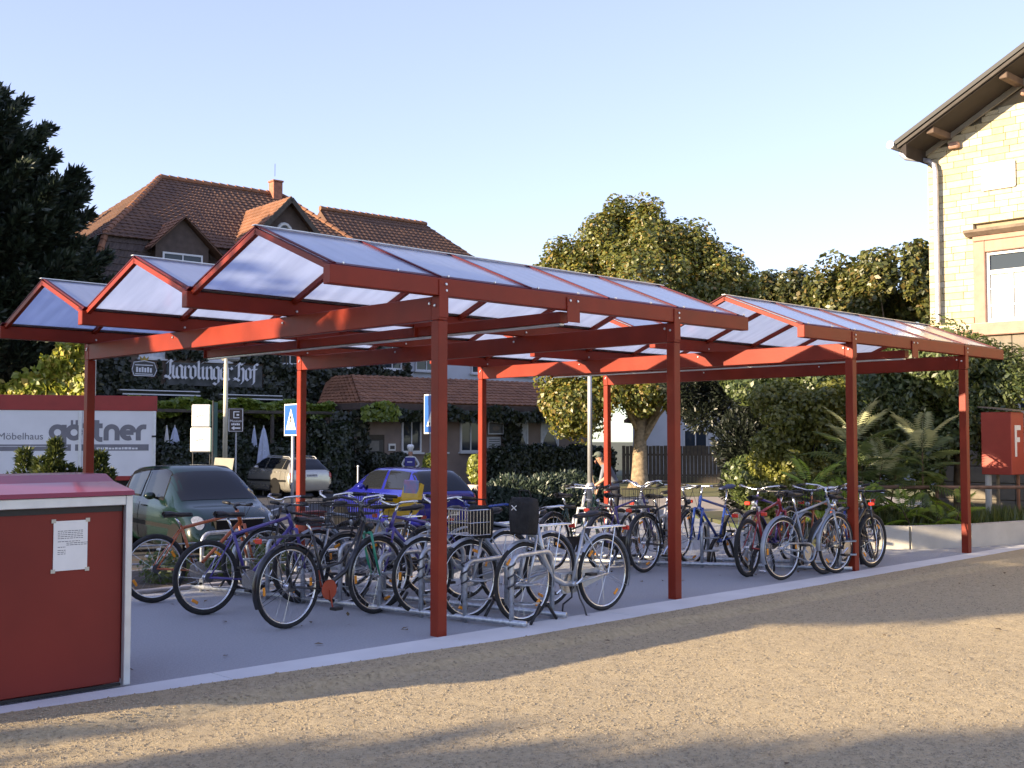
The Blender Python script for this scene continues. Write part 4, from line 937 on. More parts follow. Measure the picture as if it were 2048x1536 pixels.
# sign: emblem, pale board, blackletter letters
sg = empty('inn_sign', HC, HANG); tag(sg, 'white blackletter sign on the dark creeper of the inn', 'sign')
M_LET = mat('sign_letter_white', (.72,.73,.76), .5, 0, .04, 6)
m = MB(); m.bbox((2.75,-.28,4.12),(6.85,-.22,5.02),.01); m.build('sign_board', mat('sign_board_grey', (.10,.105,.105), .7, 0, .35, 2.5, col2=(.03,.035,.03)), sg)
BL = {'K': ([[(.05,.95),(.25,1.18),(.42,1.05),(.62,1.2)],[(.28,1.1),(.28,.25),(.1,.05),(-.08,.16)],[(.28,.72),(.48,.82)],[(.48,.80),(.46,.15),(.62,.0)],[(-.1,.0),(.1,.12),(.3,-.06)]], .74),
      'a': ([[(.08,.72),(.28,.86),(.46,.72)],[(.10,.70),(.10,.14),(.24,.0),(.42,.12)],[(.44,.78),(.44,.12),(.56,.0)]], .62), 'r': ([[(.02,.70),(.14,.82)],[(.14,.78),(.14,.10),(.26,.0)],[(.20,.70),(.36,.84),(.46,.70)]], .50),
      'o': ([[(.10,.70),(.10,.14),(.26,.0),(.44,.14),(.44,.68)],[(.10,.70),(.27,.85),(.44,.70)]], .60), 'l': ([[(.05,1.08),(.17,1.2)],[(.16,1.15),(.16,.12),(.28,.0)]], .36), 'i': ([[(.04,.70),(.15,.82)],[(.15,.78),(.15,.12),(.27,.0)],[(.10,1.03),(.19,1.12)]], .36),
      'n': ([[(.02,.70),(.13,.82)],[(.13,.78),(.13,.10),(.22,.0)],[(.18,.68),(.34,.84),(.45,.70)],[(.45,.72),(.45,.12),(.56,.0)]], .62), 'g': ([[(.10,.70),(.10,.16),(.25,.02),(.42,.14)],[(.10,.70),(.27,.84),(.46,.74)],[(.44,.78),(.44,-.18),(.28,-.34),(.08,-.24)]], .60),
      'e': ([[(.10,.70),(.10,.14),(.25,.0),(.44,.12)],[(.10,.70),(.28,.85),(.42,.68),(.14,.42)]], .54), ' ': ([], .34), 'H': ([[(.05,.95),(.24,1.16),(.5,1.06),(.64,1.16)],[(.24,1.1),(.24,.22),(.06,.04),(-.1,.14)],[(.24,.66),(.46,.84),(.58,.68)],[(.58,.72),(.56,-.05),(.40,-.24)],[(-.12,.0),(.08,.10),(.28,-.04)]], .78),
      'f': ([[(.20,.98),(.34,1.16),(.48,1.06)],[(.22,1.05),(.20,-.12),(.12,-.24)],[(.02,.74),(.42,.78)]], .46)}
x = 2.72
for ch in 'Karolinger Hof':
    sts, adv = BL[ch]
    if sts: m = MB(); nib(m, sts, .105, -.285, (x, 4.40), .60, ang=R_(38), th=.05); m.build('letter', M_LET, sg)
    x += adv*.505
em = empty('brewery_emblem', HC, HANG); tag(em, 'small framed brewery emblem left of the blackletter sign', 'sign')
m = MB(); m.prism([(1.45,-.30,4.45),(2.25,-.30,4.45),(2.35,-.30,4.68),(2.25,-.30,4.95),(1.85,-.30,5.02),(1.45,-.30,4.95),(1.38,-.30,4.68)], (0,.06,0)); m.build('shield', M_GREYD, em)
m = MB(); ring = [(1.45,-.31,4.45),(2.25,-.31,4.45),(2.35,-.31,4.68),(2.25,-.31,4.95),(1.85,-.31,5.02),(1.45,-.31,4.95),(1.38,-.31,4.68),(1.45,-.31,4.45)]; m.tube(ring, .022, 4); m.build('shield_rim', M_LET, em)
m = MB(); m.box((1.50,-.304,4.84),(2.2,-.3005,4.875)); m.box((1.50,-.304,4.50),(2.2,-.3005,4.53))
for k in range(6): m.box((1.54+k*.108,-.306,4.58),(1.615+k*.108,-.3005,4.78-.03*(k%2)))
o = m.build('small_print', M_LET, em); o['kind'] = 'stuff'
m = MB(); m.prism([(1.72,-.30,5.03),(2.0,-.30,5.03),(2.04,-.30,5.2),(1.93,-.30,5.1),(1.86,-.30,5.22),(1.79,-.30,5.1),(1.68,-.30,5.2)], (0,.03,0)); m.build('crown_mark', mat('dull_gold', (.35,.25,.06), .5, .3), em)
# rolled awnings
for a, b, z in ((.8,4.0,3.80),(4.9,7.6,3.72)):
    t = empty('rolled_awning', HC, HANG); tag(t, 'rolled white edged awning under the blackletter sign' if a < 2 else 'shorter rolled awning under the sign, beside the street lamp', 'awning', 'rolled awnings')
    m = MB(); m.tube([(a,-.34,z),(b,-.34,z)], .085, 8); m.build('roll', mat('awning_cloth', (.09,.10,.09), .8), t)
    m = MB(); m.box((a,-.62,z+.06),(b,-.40,z+.10)); m.build('cassette', M_WFR, t); m = MB(); m.box((a+.1,-.66,z-.10),(b,-.62,z-.05)); m.build('valance_bar', M_WFR, t)
# ---- restaurant annex
an = empty('restaurant_annex', HC, HANG); tag(an, 'low restaurant building with red tiled roof and white framed windows', 'building')
B = lambda m, n, mt, p=None: m.build(n, mt, p or an)
m = MB(); m.box((9.25,-4.1,0),(21.6,.03,3.45)); B(m, 'wall', M_PLAS)
ea = [(8.9,-4.55,3.5),(22,-4.55,3.5),(22,0,3.5),(8.9,-1.6,3.5)]; ap, aq = (10.1,-1.9,4.72), (22,-1.9,4.72)
m = MB(); m.add([ea[0],ea[1],aq,ap,(8.9,-1.2,3.5),(10.1,0,4.72),(22,0,4.72)], [(0,1,2,3),(4,0,3,5),(3,2,6,5)]); m.v = [(x,y,z-.04) for x,y,z in m.v]; B(m, 'roof', M_TILE2)
roof_part([(ea[0],ea[1],aq,ap),((8.9,-1.2,3.5),ea[0],ap,(10.1,-.6,4.72))], M_TILE2, an)
m = MB(); m.box((8.88,-4.58,3.20),(22,-4.52,3.46)); m.box((8.88,-4.518,3.20),(8.94,-1.2,3.46)); B(m, 'fascia', M_DARKT)
def tx(u, s):                                 # position along the inn front of photograph column u on the plane s metres in front
    q = (u-1024)/2290.0; d = s; r0_, f0_ = -15.7+.64*d, 42.8-.768*d; return (q*f0_-r0_)/(.768-q*.64)
for u0, u1, cu in ((803,842,False),(860,892,False),(920,961,False),(1010,1055,True),(1081,1116,True)):
    a, b = tx(u0,4.12), tx(u1,4.12); window(an, a, b, 1.48, 2.86, -4.12, mull=0 if cu else 1, curtain=cu)
a, b = tx(664,4.1), tx(716,4.1)
m = MB(); m.box((9.5,-4.13,.02),(10.3,-4.105,2.2)); B(m, 'door', mat('dark_door_wood', (.035,.026,.02), .5, 0, .3, 5))
t = empty('menu_case', HC, HANG); tag(t, 'dark framed menu case on the annex wall left of the windows', 'menu case'); a, b = tx(724,4.1), tx(764,4.1)
m = MB(); m.bbox((a,-4.20,1.5),(b,-4.12,2.0),.01); m.build('case', M_GREYD, t); m = MB(); m.box((a+.05,-4.205,1.55),(b-.2,-4.201,1.95)); m.build('menu', mat('menu_paper', (.20,.19,.17), .6), t)
t = empty('wall_plaque', HC, HANG); tag(t, 'small white square plaque on the annex wall beside the menu case', 'plaque'); a, b = tx(776,4.1), tx(790,4.1)
m = MB(); m.bbox((a,-4.17,1.55),(b,-4.12,1.84),.008); m.build('plate', M_WHITE, t); m = MB(); m.box((a+.06,-4.175,1.62),(b-.06,-4.171,1.76)); m.build('picture', M_GREYD, t)
t = empty('inn_lantern_sign', HC, HANG); tag(t, 'framed hanging beer sign between two annex windows', 'sign'); a, b = tx(977,4.3), tx(1006,4.3)
m = MB(); m.tube([(a,-4.3,2.25),(b,-4.3,2.25),(b,-4.3,2.72),(a+.1,-4.3,2.78),(a,-4.3,2.7),(a,-4.3,2.25)], .03, 6); m.build('frame', M_WFR, t); m = MB(); m.box((a+.03,-4.31,2.28),(b-.03,-4.28,2.70)); m.build('panel', M_GREYD, t); m = MB(); m.ell(((a+b)/2,-4.31,2.49),.2,.02,.12,14,6); m.build('emblem', mat('sign_ochre', (.18,.15,.13), .6), t)
m = MB(); m.tube([((a+b)/2,-4.3,2.75),((a+b)/2,-4.3,2.98),((a+b)/2,-4.1,2.98)], .015, 5); m.build('bracket', M_GREYD, t)
t = empty('notice_board', HC, HANG); tag(t, 'pale lined notice board below the hanging beer sign', 'notice board'); a, b = tx(976,4.3), tx(1003,4.3)
m = MB(); m.bbox((a,-4.26,1.62),(b,-4.2,2.12),.01); m.build('board', mat('pale_board', (.42,.43,.45), .6), t)
for k in range(4): m = MB(); m.box((a+.08,-4.264,1.7+k*.1),(b-.08,-4.2605,1.735+k*.1)); m.build('line', M_GREYD, t)
# ---- white rear wing
wg = empty('white_wing', HC, HANG); tag(wg, 'white rendered rear wing of the inn under a long brown tiled roof', 'building')
m = MB(); m.box((14.5,2.2,0),(25,13,8.4)); m.build('wall', M_WHW, wg)
e = [(13.8,1.6,8.4),(25.6,1.6,8.4),(25.6,13.4,8.4),(13.8,13.4,8.4)]; a, b = (13.9,7.3,13.6), (20.4,7.3,13.6)
m = MB(); m.add([*e,a,b], [(0,1,5,4),(1,2,5),(2,3,4,5),(3,0,4)]); m.v = [(x,y,z-.04) for x,y,z in m.v]; m.build('roof', M_TILE, wg)
roof_part([(e[0],e[1],b,a),(e[1],e[2],b,b)], M_TILE, wg)
m = MB()
for k in range(17): m.tube([(13.9+k*.385,7.3,13.66),(13.9+k*.385+.42,7.3,13.64)], [.14,.115], 7)
o = m.build('hip_tiles', M_TILE2, wg); o['kind'] = 'stuff'
for x in (16.2, 19.6, 22.4): window(wg, x, x+1.3, 5.3, 6.7, 2.18, mull=1)
for k in range(2): 
    m = MB(); m.beam((15.4-k*.5,3.2,9.9+.2*k),(15.4-k*.5,3.9,10.5+.2*k),.07,.07); m.build('roof_step', M_STEEL, wg)
# ================================================================ STONE STATION HOUSE (gable wall faces left)
XW = 22.0
def onx(u, v, X):
    x = (u-1024)/2290.0; y = -(v-768)/2290.0; fw = cos(PITCH)-y*sin(PITCH); up = sin(PITCH)+y*cos(PITCH); q = rf(x, fw); t = X/q.x; return Vector((X, q.y*t, CH+up*t))
sth = empty('stone_house', (XW, 6.0, 0)); tag(sth, 'pale yellow sandstone house with deep eaves and a pink framed window', 'building')
B = lambda m, n, mt, p=None: m.build(n, mt, p or sth, world=True)
M_STONE = [mat('sandstone_%s' % k, c, .85, 0, .10, 7, bump=.25, bscale=35) for k, c in (('cream',(.50,.44,.31)),('yellow',(.48,.40,.25)),('pale',(.55,.50,.38)))]
M_MORT = mat('mortar', (.29,.24,.17), .95, 0, .1, 6); M_PINK2 = mat('pink_sandstone', (.40,.245,.19), .85, 0, .10, 6, bump=.15, bscale=40); M_PURL = mat('old_purlin_wood', (.13,.09,.07), .85, 0, .2, 6); M_SLATE = mat('roof_slate', (.016,.017,.020), .6, 0, .2, 5); M_SOFF = mat('brown_soffit', (.020,.014,.013), .8, 0, .2, 5)
yc = onx(1858, 520, XW).y; yr = 3.2
j0 = onx(1850, 300, XW); j1 = onx(2046, 170, XW); slope = (j1.z-j0.z)/(j0.y-j1.y)
rz = lambda y: j0.z+(j0.y-y)*slope
m = MB(); m.prism([(XW+.10,yc-.02,-.5),(XW+.10,yc-.02,rz(yc)),(XW+.10,yr,rz(yr)),(XW+.10,yr-6,rz(yr)),(XW+.10,yr-6,-.5)], (8,0,0)); B(m, 'wall', M_MORT)
wt, wb = onx(1972,505,XW), onx(1972,645,XW); wy1 = wt.y; wy0 = wy1-.95; wz1 = wt.z; wz0 = wb.z
sur = .22; hz = onx(1990,470,XW).z
band = onx(2030,668,XW).z
z = band+.26; row = 0; cnt = 0
while z < 8.0:
    h = .115+.03*random.random(); y = yc
    while y > 7.9:
        l = .22+.36*random.random(); y2 = max(y-l, 7.85); top = min(rz(y), rz(y2))-.05
        zz = min(z+h, rz(y)-.03)
        cl = not (y2 < wy1+sur+.02 and y > wy0-sur and z < hz+.14 and z+h > wz0-.2)
        if not cl and y > wy1+sur+.06 : y2 = wy1+sur+.02; cl = True
        if cl and zz-z > .04 and cnt < 290:
            m = MB(); p = .003*random.random(); m.bbox((XW-.004-p,y2+.004,z+.003),(XW+.11,y-.004,zz-.003),.005)
            B(m, 'sandstone_block', random.choice(M_STONE)); cnt += 1
        y = y2 if y2 < y else y-l
    z += h
m = MB(); z = band+.26                          # the courses past the pieces one can pick apart
while z < 9.6:
    h = .115+.03*random.random(); y = 7.84
    while y > -1.0:
        l = .22+.36*random.random(); zz = min(z+h, rz(y)-.03 if y > yr else 99)
        if zz-z > .04 and not (y-l < wy1+sur+.02 and y > wy0-sur and z < hz+.14 and z+h > wz0-.2): m.box((XW-.006-.003*random.random(),y-l+.004,z+.003),(XW+.11,y-.004,zz-.003))
        y -= l
    z += h
o = B(m, 'stone_courses', M_STONE[0]); o['kind'] = 'stuff'
# quoin return on the corner side so the blocks have thickness; lower floor in big blocks, bush shade put into their dark grey
M_SHST = mat('shaded_plinth_stone', (.20,.175,.14), .9, 0, .18, 4, bump=.3, bscale=25)
z = .1; row = 0
while z < band-.1:
    y = yc+.02-(row%2)*.25
    first = True
    while y > 6.9:
        l = .55 if not first or row%2 == 0 else .3; m = MB(); m.bbox((XW-.03,max(y-l,6.8)+.006,z+.005),(XW+.11,y-.006,z+.315),.012); B(m, 'plinth_block', M_SHST); y -= l; first = False
    z += .32; row += 1
m = MB(); m.bbox((XW-.13,6.8,band),(XW+.1,yc+.05,band+.12),.015); B(m, 'string_course', M_PINK2); m = MB(); m.bbox((XW-.09,6.8,band+.125),(XW+.1,yc+.03,band+.25),.01); B(m, 'string_course', M_STONE[2])
# window with pink surround and cornice
for nm, a in (('surround',((wy1,wz0-.02),(wy1+sur,wz1+sur))),('surround',((wy0-sur,wz0-.02),(wy0,wz1+sur))),('lintel',((wy0+.002,wz1),(wy1-.002,wz1+sur)))):
    m = MB(); m.bbox((XW-.075,a[0][0],a[0][1]),(XW+.1,a[1][0],a[1][1]),.012); B(m, nm, M_PINK2)
m = MB(); m.bbox((XW-.12,wy0-sur-.06,wz0-.17),(XW+.1,wy1+sur+.06,wz0-.022),.015); B(m, 'sill', M_PINK2)
m = MB(); m.bbox((XW-.10,wy0-sur,wz1+sur+.003),(XW+.1,wy1+sur+.0,wz1+sur+.10),.01); B(m, 'frieze', M_PINK2)
m = MB(); m.prism([(XW+.1,wy0-sur-.12,wz1+sur+.104),(XW-.12,wy0-sur-.12,wz1+sur+.104),(XW-.24,wy0-sur-.12,wz1+sur+.17),(XW-.26,wy0-sur-.12,wz1+sur+.22),(XW+.1,wy0-sur-.12,wz1+sur+.27)], (0,wy1-wy0+2*sur+.24,0)); B(m, 'cornice', mat('weathered_cornice', (.22,.17,.13), .9, 0, .2, 6))
def xwindow(y0, y1, z0, z1, x, par):          # window in a wall facing -x
    m = MB(); fr = .06
    for a in ((y0,z0,y1,z0+fr),(y0,z1-fr,y1,z1),(y0,z0+fr,y0+fr,z1-fr),(y1-fr,z0+fr,y1,z1-fr)): m.box((x-.03,a[0],a[1]),(x+.04,a[2],a[3]))
    zt_ = z1-(z1-z0)*.29; m.box((x-.028,y0+fr,zt_-.04),(x+.035,y1-fr,zt_+.04)); m.box((x-.026,(y0+y1)/2-.035,z0+fr),(x+.03,(y0+y1)/2+.035,zt_-.04))
    f = B(m, 'window', M_WFR, par)
    m = MB(); m.box((x+.012,y0+fr,z0+fr),(x+.02,y1-fr,z1-fr)); B(m, 'pane', M_GLAZ, f)
    m = MB(); n = 30; vs = []
    for i in range(n+1):
        y = y0+fr+(y1-y0-2*fr)*i/n; vs += [(x+.010-.005*(i%2),y,z0+fr),(x+.010-.005*(i%2),y,zt_-.04)]
    m.add(vs, [(2*i,2*i+1,2*i+3,2*i+2) for i in range(n)]); B(m, 'curtain', mat('white_net', (.40,.42,.42), .9, 0, .05, 9), f)
    for k in (1,2):
        zz = z0+(zt_-z0)*k/3; m = MB(); m.box((x-.012,y0+fr,zz-.014),(x-.001,y1-fr,zz+.014)); B(m, 'glazing_bar', M_WFR, f)
xwindow(wy0, wy1, wz0, wz1, XW+.03, sth); xwindow(onx(2036,800,XW).y-.9, onx(2036,800,XW).y, onx(2036,905,XW).z, onx(2036,795,XW).z, XW-.05, sth)
# roof, rafters, gutter and downpipe
XV = XW-.95; g0 = onx(1788,282,XV); g1 = onx(2048,83,XV); sl2 = (g1.z-g0.z)/(g0.y-g1.y); rz2 = lambda y: g0.z+(g0.y-y)*sl2
yl = g0.y
m = MB(); m.prism([(XV,yl,rz2(yl)),(XV,yr,rz2(yr)),(XV,yr,rz2(yr)-.09),(XV,yl,rz2(yl)-.09)], (9,0,0)); B(m, 'roof', M_SLATE)
m = MB(); m.prism([(XV+.02,yl-.05,rz2(yl)-.092),(XV+.02,yr,rz2(yr)-.092),(XV+.02,yr,rz2(yr)-.155),(XV+.02,yl-.05,rz2(yl)-.155)], (.05,0,0)); B(m, 'bargeboard', mat('grey_board', (.060,.052,.046), .8, 0, .2, 6))
m = MB(); m.prism([(XV+.075,yl-.1,rz2(yl)-.13),(XV+.075,yr,rz2(yr)-.13),(XV+.075,yr,rz2(yr)-.16),(XV+.075,yl-.1,rz2(yl)-.16)], (8,0,0)); B(m, 'soffit', M_SOFF)
m = MB(); m.prism([(XW-.06,yc+.10,rz2(yc)-.175),(XW-.06,yr,rz2(yr)-.175),(XW-.06,yr,rz2(yr)-.36),(XW-.06,yc+.10,rz2(yc)-.36)], (.05,0,0)); B(m, 'frieze_board', mat('grey_frieze', (.30,.27,.22), .85, 0, .15, 6))
for u, v in ((1862,262),(2008,152)):
    p = onx(u, v, XW-.75); m = MB(); m.bbox((XW-.80,p.y-.075,rz2(p.y)-.30),(XW+.05,p.y+.075,rz2(p.y)-.165),.012); B(m, 'purlin_end', M_PURL)
    m = MB(); m.bbox((XW-.16,p.y-.26,rz2(p.y)-.50),(XW-.02,p.y-.04,rz2(p.y)-.375),.03); B(m, 'corbel', M_PINK2)
m = MB(); m.prism([(XV+.06,yl-.1,rz2(yl)-.17),(XV+.06,yc,rz2(yl)-.36),(XV+.06,yc,rz2(yc)-.17)], (8,0,0)); B(m, 'eaves_box', M_SOFF)
m = MB(); m.tube([(XV-.05,yl+.06,rz2(yl)-.07),(XV+9,yl+.06,rz2(yl)-.07)], .075, 10); B(m, 'gutter', mat('zinc', (.55,.56,.58), .4, .5, .1, 8))
pp = [onx(u,v,XW-.14) for u,v in ((1803,292),(1803,308),(1812,316),(1858,322),(1868,330),(1871,345),(1876,645))]; m = MB(); m.tube(pp, .052, 10); dp = B(m, 'downpipe', mat('zinc_pipe', (.50,.50,.55), .35, .6, .1, 8))
pl = empty('wall_plate', (XW,0,0)); tag(pl, 'blank white rounded plate high on the sandstone gable', 'plaque')
a, b = onx(1962,330,XW-.05), onx(2031,372,XW-.05); m = MB(); m.bbox((XW-.065,b.y,b.z),(XW-.03,a.y,a.z),.02); m.build('plate', M_WHITE, pl, world=True)
# ================================================================ PLANTS
L_CON = leafmat('conifer_needles', (.018,.029,.019), (.042,.062,.032), .15); L_LIN = leafmat('linden_leaves', (.085,.120,.026), (.25,.25,.045), .45, (.38,.24,.05))
L_BACK = leafmat('far_tree_leaves', (.055,.080,.022), (.19,.19,.040), .42, (.24,.16,.04)); L_BKD = leafmat('dark_tree_leaves', (.030,.046,.016), (.11,.12,.032), .38, (.17,.12,.03))
L_IVY = leafmat('dark_creeper_leaves', (.012,.020,.010), (.040,.050,.022), .25); L_IVYL = leafmat('bright_creeper_leaves', (.22,.28,.03), (.42,.42,.06), .4, (.50,.36,.08)); L_VINE = leafmat('sunlit_vine_leaves', (.12,.19,.02), (.32,.38,.05), .48)
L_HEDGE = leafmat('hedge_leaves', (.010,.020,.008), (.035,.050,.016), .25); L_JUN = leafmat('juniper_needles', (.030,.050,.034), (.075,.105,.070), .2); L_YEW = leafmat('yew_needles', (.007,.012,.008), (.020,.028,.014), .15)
L_OLI = leafmat('olive_shrub_leaves', (.11,.135,.026), (.31,.31,.06), .44); L_ELD = leafmat('elder_leaves', (.055,.092,.026), (.19,.235,.07), .44); L_SUM = leafmat('sumac_leaflets', (.075,.125,.03), (.19,.24,.07), .48); L_SUMB = leafmat('bright_sumac_leaflets', (.20,.33,.03), (.36,.46,.06), .5)
L_PINE = leafmat('pine_needles', (.030,.050,.012), (.11,.13,.025), .25); L_GRASS = leafmat('grass_blades', (.06,.09,.015), (.16,.19,.035), .4); L_TOP = leafmat('topiary_leaves', (.014,.024,.010), (.045,.05,.02), .2); L_YG = leafmat('yellow_green_leaves', (.22,.27,.03), (.36,.38,.06), .45)
M_YEWC = mat('dark_twigs', (.012,.013,.009), .95, 0, .3, 8)
def leaf_mesh(name, P, Nn, size, m, parent=None, aspect=.55, var=.45, up=0., droop=0.):
    P = np.asarray(P, float); Nn = np.asarray(Nn, float); n = len(P)
    Nn = Nn+rng.normal(0,.55,(n,3)); Nn[:,2] += up; Nn /= np.linalg.norm(Nn,axis=1,keepdims=True)+1e-9
    A = rng.normal(0,1,(n,3)); A[:,2] -= droop; A -= Nn*(A*Nn).sum(1,keepdims=True); A /= np.linalg.norm(A,axis=1,keepdims=True)+1e-9
    Bv = np.cross(Nn, A); s = (size*(1-var+2*var*rng.random(n)))[:,None]
    V = np.stack([P-A*s*.5, P+Bv*s*aspect*.5+Nn*s*.10, P+A*s*.5, P-Bv*s*aspect*.5+Nn*s*.10], 1).reshape(-1,3)
    i = 4*np.arange(n)[:,None]; F = np.concatenate([i+np.array([[0,1,2,3]])],1)
    return np_mesh(name, V, F, m, parent)
def needle_mesh(name, P, D, length, width, m, parent=None, spread=.5):
    P = np.asarray(P, float); D = np.asarray(D, float); n = len(P); D = D/(np.linalg.norm(D,axis=1,keepdims=True)+1e-9)+rng.normal(0,spread,(n,3)); D /= np.linalg.norm(D,axis=1,keepdims=True)
    W = np.cross(D, rng.normal(0,1,(n,3))); W /= np.linalg.norm(W,axis=1,keepdims=True)+1e-9; l = (length*(.6+.8*rng.random(n)))[:,None]; w_ = (width*(.6+.8*rng.random(n)))[:,None]
    V = np.stack([P-W*w_*.4, P+W*w_*.4, P+D*l*.6+W*w_*.5, P+D*l, P+D*l*.6-W*w_*.5],1).reshape(-1,3); i = 5*np.arange(n)[:,None]
    return np_mesh(name, V, i+np.array([[0,1,2,3,4]]), m, parent)
def shell_pts(c, r, n, lo=.55):
    d = rng.normal(0,1,(n,3)); d /= np.linalg.norm(d,axis=1,keepdims=True); q = (lo+(1-lo)*rng.random(n)**.6)[:,None]
    return np.asarray(c)+d*q*np.asarray(r), d
def crown_clumps(c, r, n, rc, lo=.62, zmin=None):    # centres of leaf clumps through an ellipsoid's outer zone
    P, d = shell_pts((0,0,0), (1,1,1), n, lo); out = []
    for p, dd in zip(P, d):
        k = rc*(.6+.8*rng.random()); q = np.asarray(c)+p*(np.asarray(r)-k*.6)
        if zmin is None or q[2] > zmin: out.append((q, k, dd))
    return out
def trunk_mesh(p, h, r0, r1, limbs, bend=.12):
    m = MB(); n = 7; pts = []; rr = []
    for i in range(n+1):
        t = i/n; pts.append((bend*sin(t*2.3), bend*.5*sin(t*3.1), h*t-.1)); rr.append((r0+(r1-r0)*t)*(1+.55*max(0,.16-t)/.16))
    m.tube(pts, rr, 12); top = Vector(pts[-1])
    for q in limbs:
        q = Vector(q); s_ = Vector(pts[random.choice((4,5,6,7))]); md = (s_+q)/2+Vector((0,0,.08*(q-s_).length)); L = r1*.55
        m.tube([s_, s_+(md-s_)*.5, md, q], [L, L*.8, L*.6, L*.22], 7)
    return m
def leafy_tree(name, label, pos, h, r0, parts, nleaf, size, lm, cat='tree', group=None, bark=None, rc=.8, nclump=60, droop=0., aspect=.6, limbs=10, lo=.62, rough=1.):
    t = empty(name, pos); tag(t, label, cat, group); cl = []
    for (c, r, w_) in parts: cl += crown_clumps(c, r, int(nclump*w_), rc, lo)
    P, Nn = [], []; tot = sum(k**2 for _, k, _ in cl)
    for q, k, dd in cl:
        n = max(12, int(nleaf*k*k/tot)); b = rng.normal(0,1,(n,3)); l_ = np.linalg.norm(b,axis=1,keepdims=True); b = b/l_*np.minimum(l_, 1.55); a = q+b*np.array([.46,.46,.66])*k*(.7+.55*rng.random()); b /= np.linalg.norm(b,axis=1,keepdims=True); P.append(a); Nn.append(b*.6+dd*.5)
    leaf_mesh('crown', np.concatenate(P), np.concatenate(Nn), size, lm, t, aspect=aspect, up=.35, droop=droop)
    L = random.sample(cl, min(limbs, len(cl))); trunk_mesh(None, h, r0, r0*.6, [tuple(q*.93) for q, _, _ in L]).build('trunk', bark or M_BARK, t, smooth=True)
    return t
def loc(u, v, f, z=ZS): p = at(u, v, f); return Vector((p.x, p.y, z))
def par(pos, r, f, z):                         # offset given in (right, forward, up) -> local to an unrotated empty
    v = rf(r, f); return (v.x, v.y, z)
# ---- linden in front of the annex
p = rf(4.99, 45, ZS+.11)
leafy_tree('linden_tree', 'tall autumn tinged linden with a lit pale trunk standing in front of the annex', p, 3.0, .34,
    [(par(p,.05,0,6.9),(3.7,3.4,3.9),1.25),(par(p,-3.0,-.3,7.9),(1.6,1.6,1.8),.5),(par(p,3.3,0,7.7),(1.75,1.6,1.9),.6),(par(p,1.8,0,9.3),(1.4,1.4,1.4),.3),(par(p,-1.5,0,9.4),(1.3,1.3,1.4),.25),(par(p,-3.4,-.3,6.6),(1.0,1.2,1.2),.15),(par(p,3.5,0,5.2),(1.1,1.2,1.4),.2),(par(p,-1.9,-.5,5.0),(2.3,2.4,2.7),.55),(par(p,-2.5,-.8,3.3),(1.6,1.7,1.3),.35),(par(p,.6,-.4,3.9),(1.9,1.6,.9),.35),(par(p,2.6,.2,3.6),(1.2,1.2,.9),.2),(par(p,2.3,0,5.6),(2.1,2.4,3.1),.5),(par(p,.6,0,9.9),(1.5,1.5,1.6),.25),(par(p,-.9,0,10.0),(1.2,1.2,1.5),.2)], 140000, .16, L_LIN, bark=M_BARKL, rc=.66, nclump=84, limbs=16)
# ---- trees beyond the street
for (u, f, wpx, ty, lm, lb, nl) in ((1520,60,170,535,L_BKD,'dark broad tree right behind the linden',17000),(1592,58,130,528,L_BKD,'dark narrow topped tree between the linden and the pale rounded tree',17000),(1690,55,190,505,L_BACK,'mid green tree left of the tallest tree beside the stone house',17000),(1790,52,225,472,L_BACK,'tall rounded sunlit tree just left of the stone house',26000)):
    ztop = CH+(877-ty)*f/2290-ZS; rx = wpx/2*f/2290; p = rf((u-1024)/2290*f, f, ZS)
    leafy_tree('background_tree', lb, p, ztop*.5, .25, [((0,0,ztop*.60),(rx,rx,ztop*.40),1),(par(p,rx*.3,-.3,ztop*.82),(rx*.55,rx*.55,ztop*.17),.3),(par(p,-rx*.35,-.3,ztop*.34),(rx*.9,rx*.9,ztop*.27),.5)], nl, .27, lm, group='trees beyond the street', rc=.75, nclump=46)
# ---- the tall dark conifer on the left
def conifer(name, label, pos, H, Rb, n, lm, z0=1.2, lobes=120, size=.34, group=None, prof=None):
    t = empty(name, pos); tag(t, label, 'tree', group); P, D = [], []
    for i in range(lobes):
        zt = z0+(H-z0)*(i+.5)/lobes*.985; q = (H-zt)/(H-z0); rr = Rb*(min(1, 1.55*q**.72))*(1 if prof is None else prof(q)); a = i*2.399+rng.random()*.6
        rad = rr*(.60+.38*rng.random()); c = np.array([rad*cos(a), rad*sin(a), zt]); k = int(n/lobes*(.5+1.0*min(1, q*2)))
        d = np.array([cos(a)*.75, sin(a)*.75, .55]); d /= np.linalg.norm(d); L = .55+.55*min(1, rr/2)
        s = rng.random(k)[:,None]; off = rng.normal(0,1,(k,3)); off /= np.linalg.norm(off,axis=1,keepdims=True); w_ = (.16+.42*(1-s))*L
        P.append(c+d*(s-.55)*2.1*L+off*w_*(.5+.5*rng.random((k,1)))); D.append(d*1.0+off*.55)
    needle_mesh('crown', np.concatenate(P), np.concatenate(D), size, size*.30, lm, t, .35)
    m = MB(); m.tube([(0,0,-.1),(0,0,H*.5),(0,0,H*.97)], [Rb*.10,Rb*.06,.02], 9); m.build('trunk', M_BARK, t, smooth=True); return t
conifer('spruce_tree', 'huge dark conifer rising at the left edge in front of the inn', rf(-19.6, 40.0, ZS), 14.8, 4.7, 120000, L_CON, z0=4.2, lobes=230, size=.27)
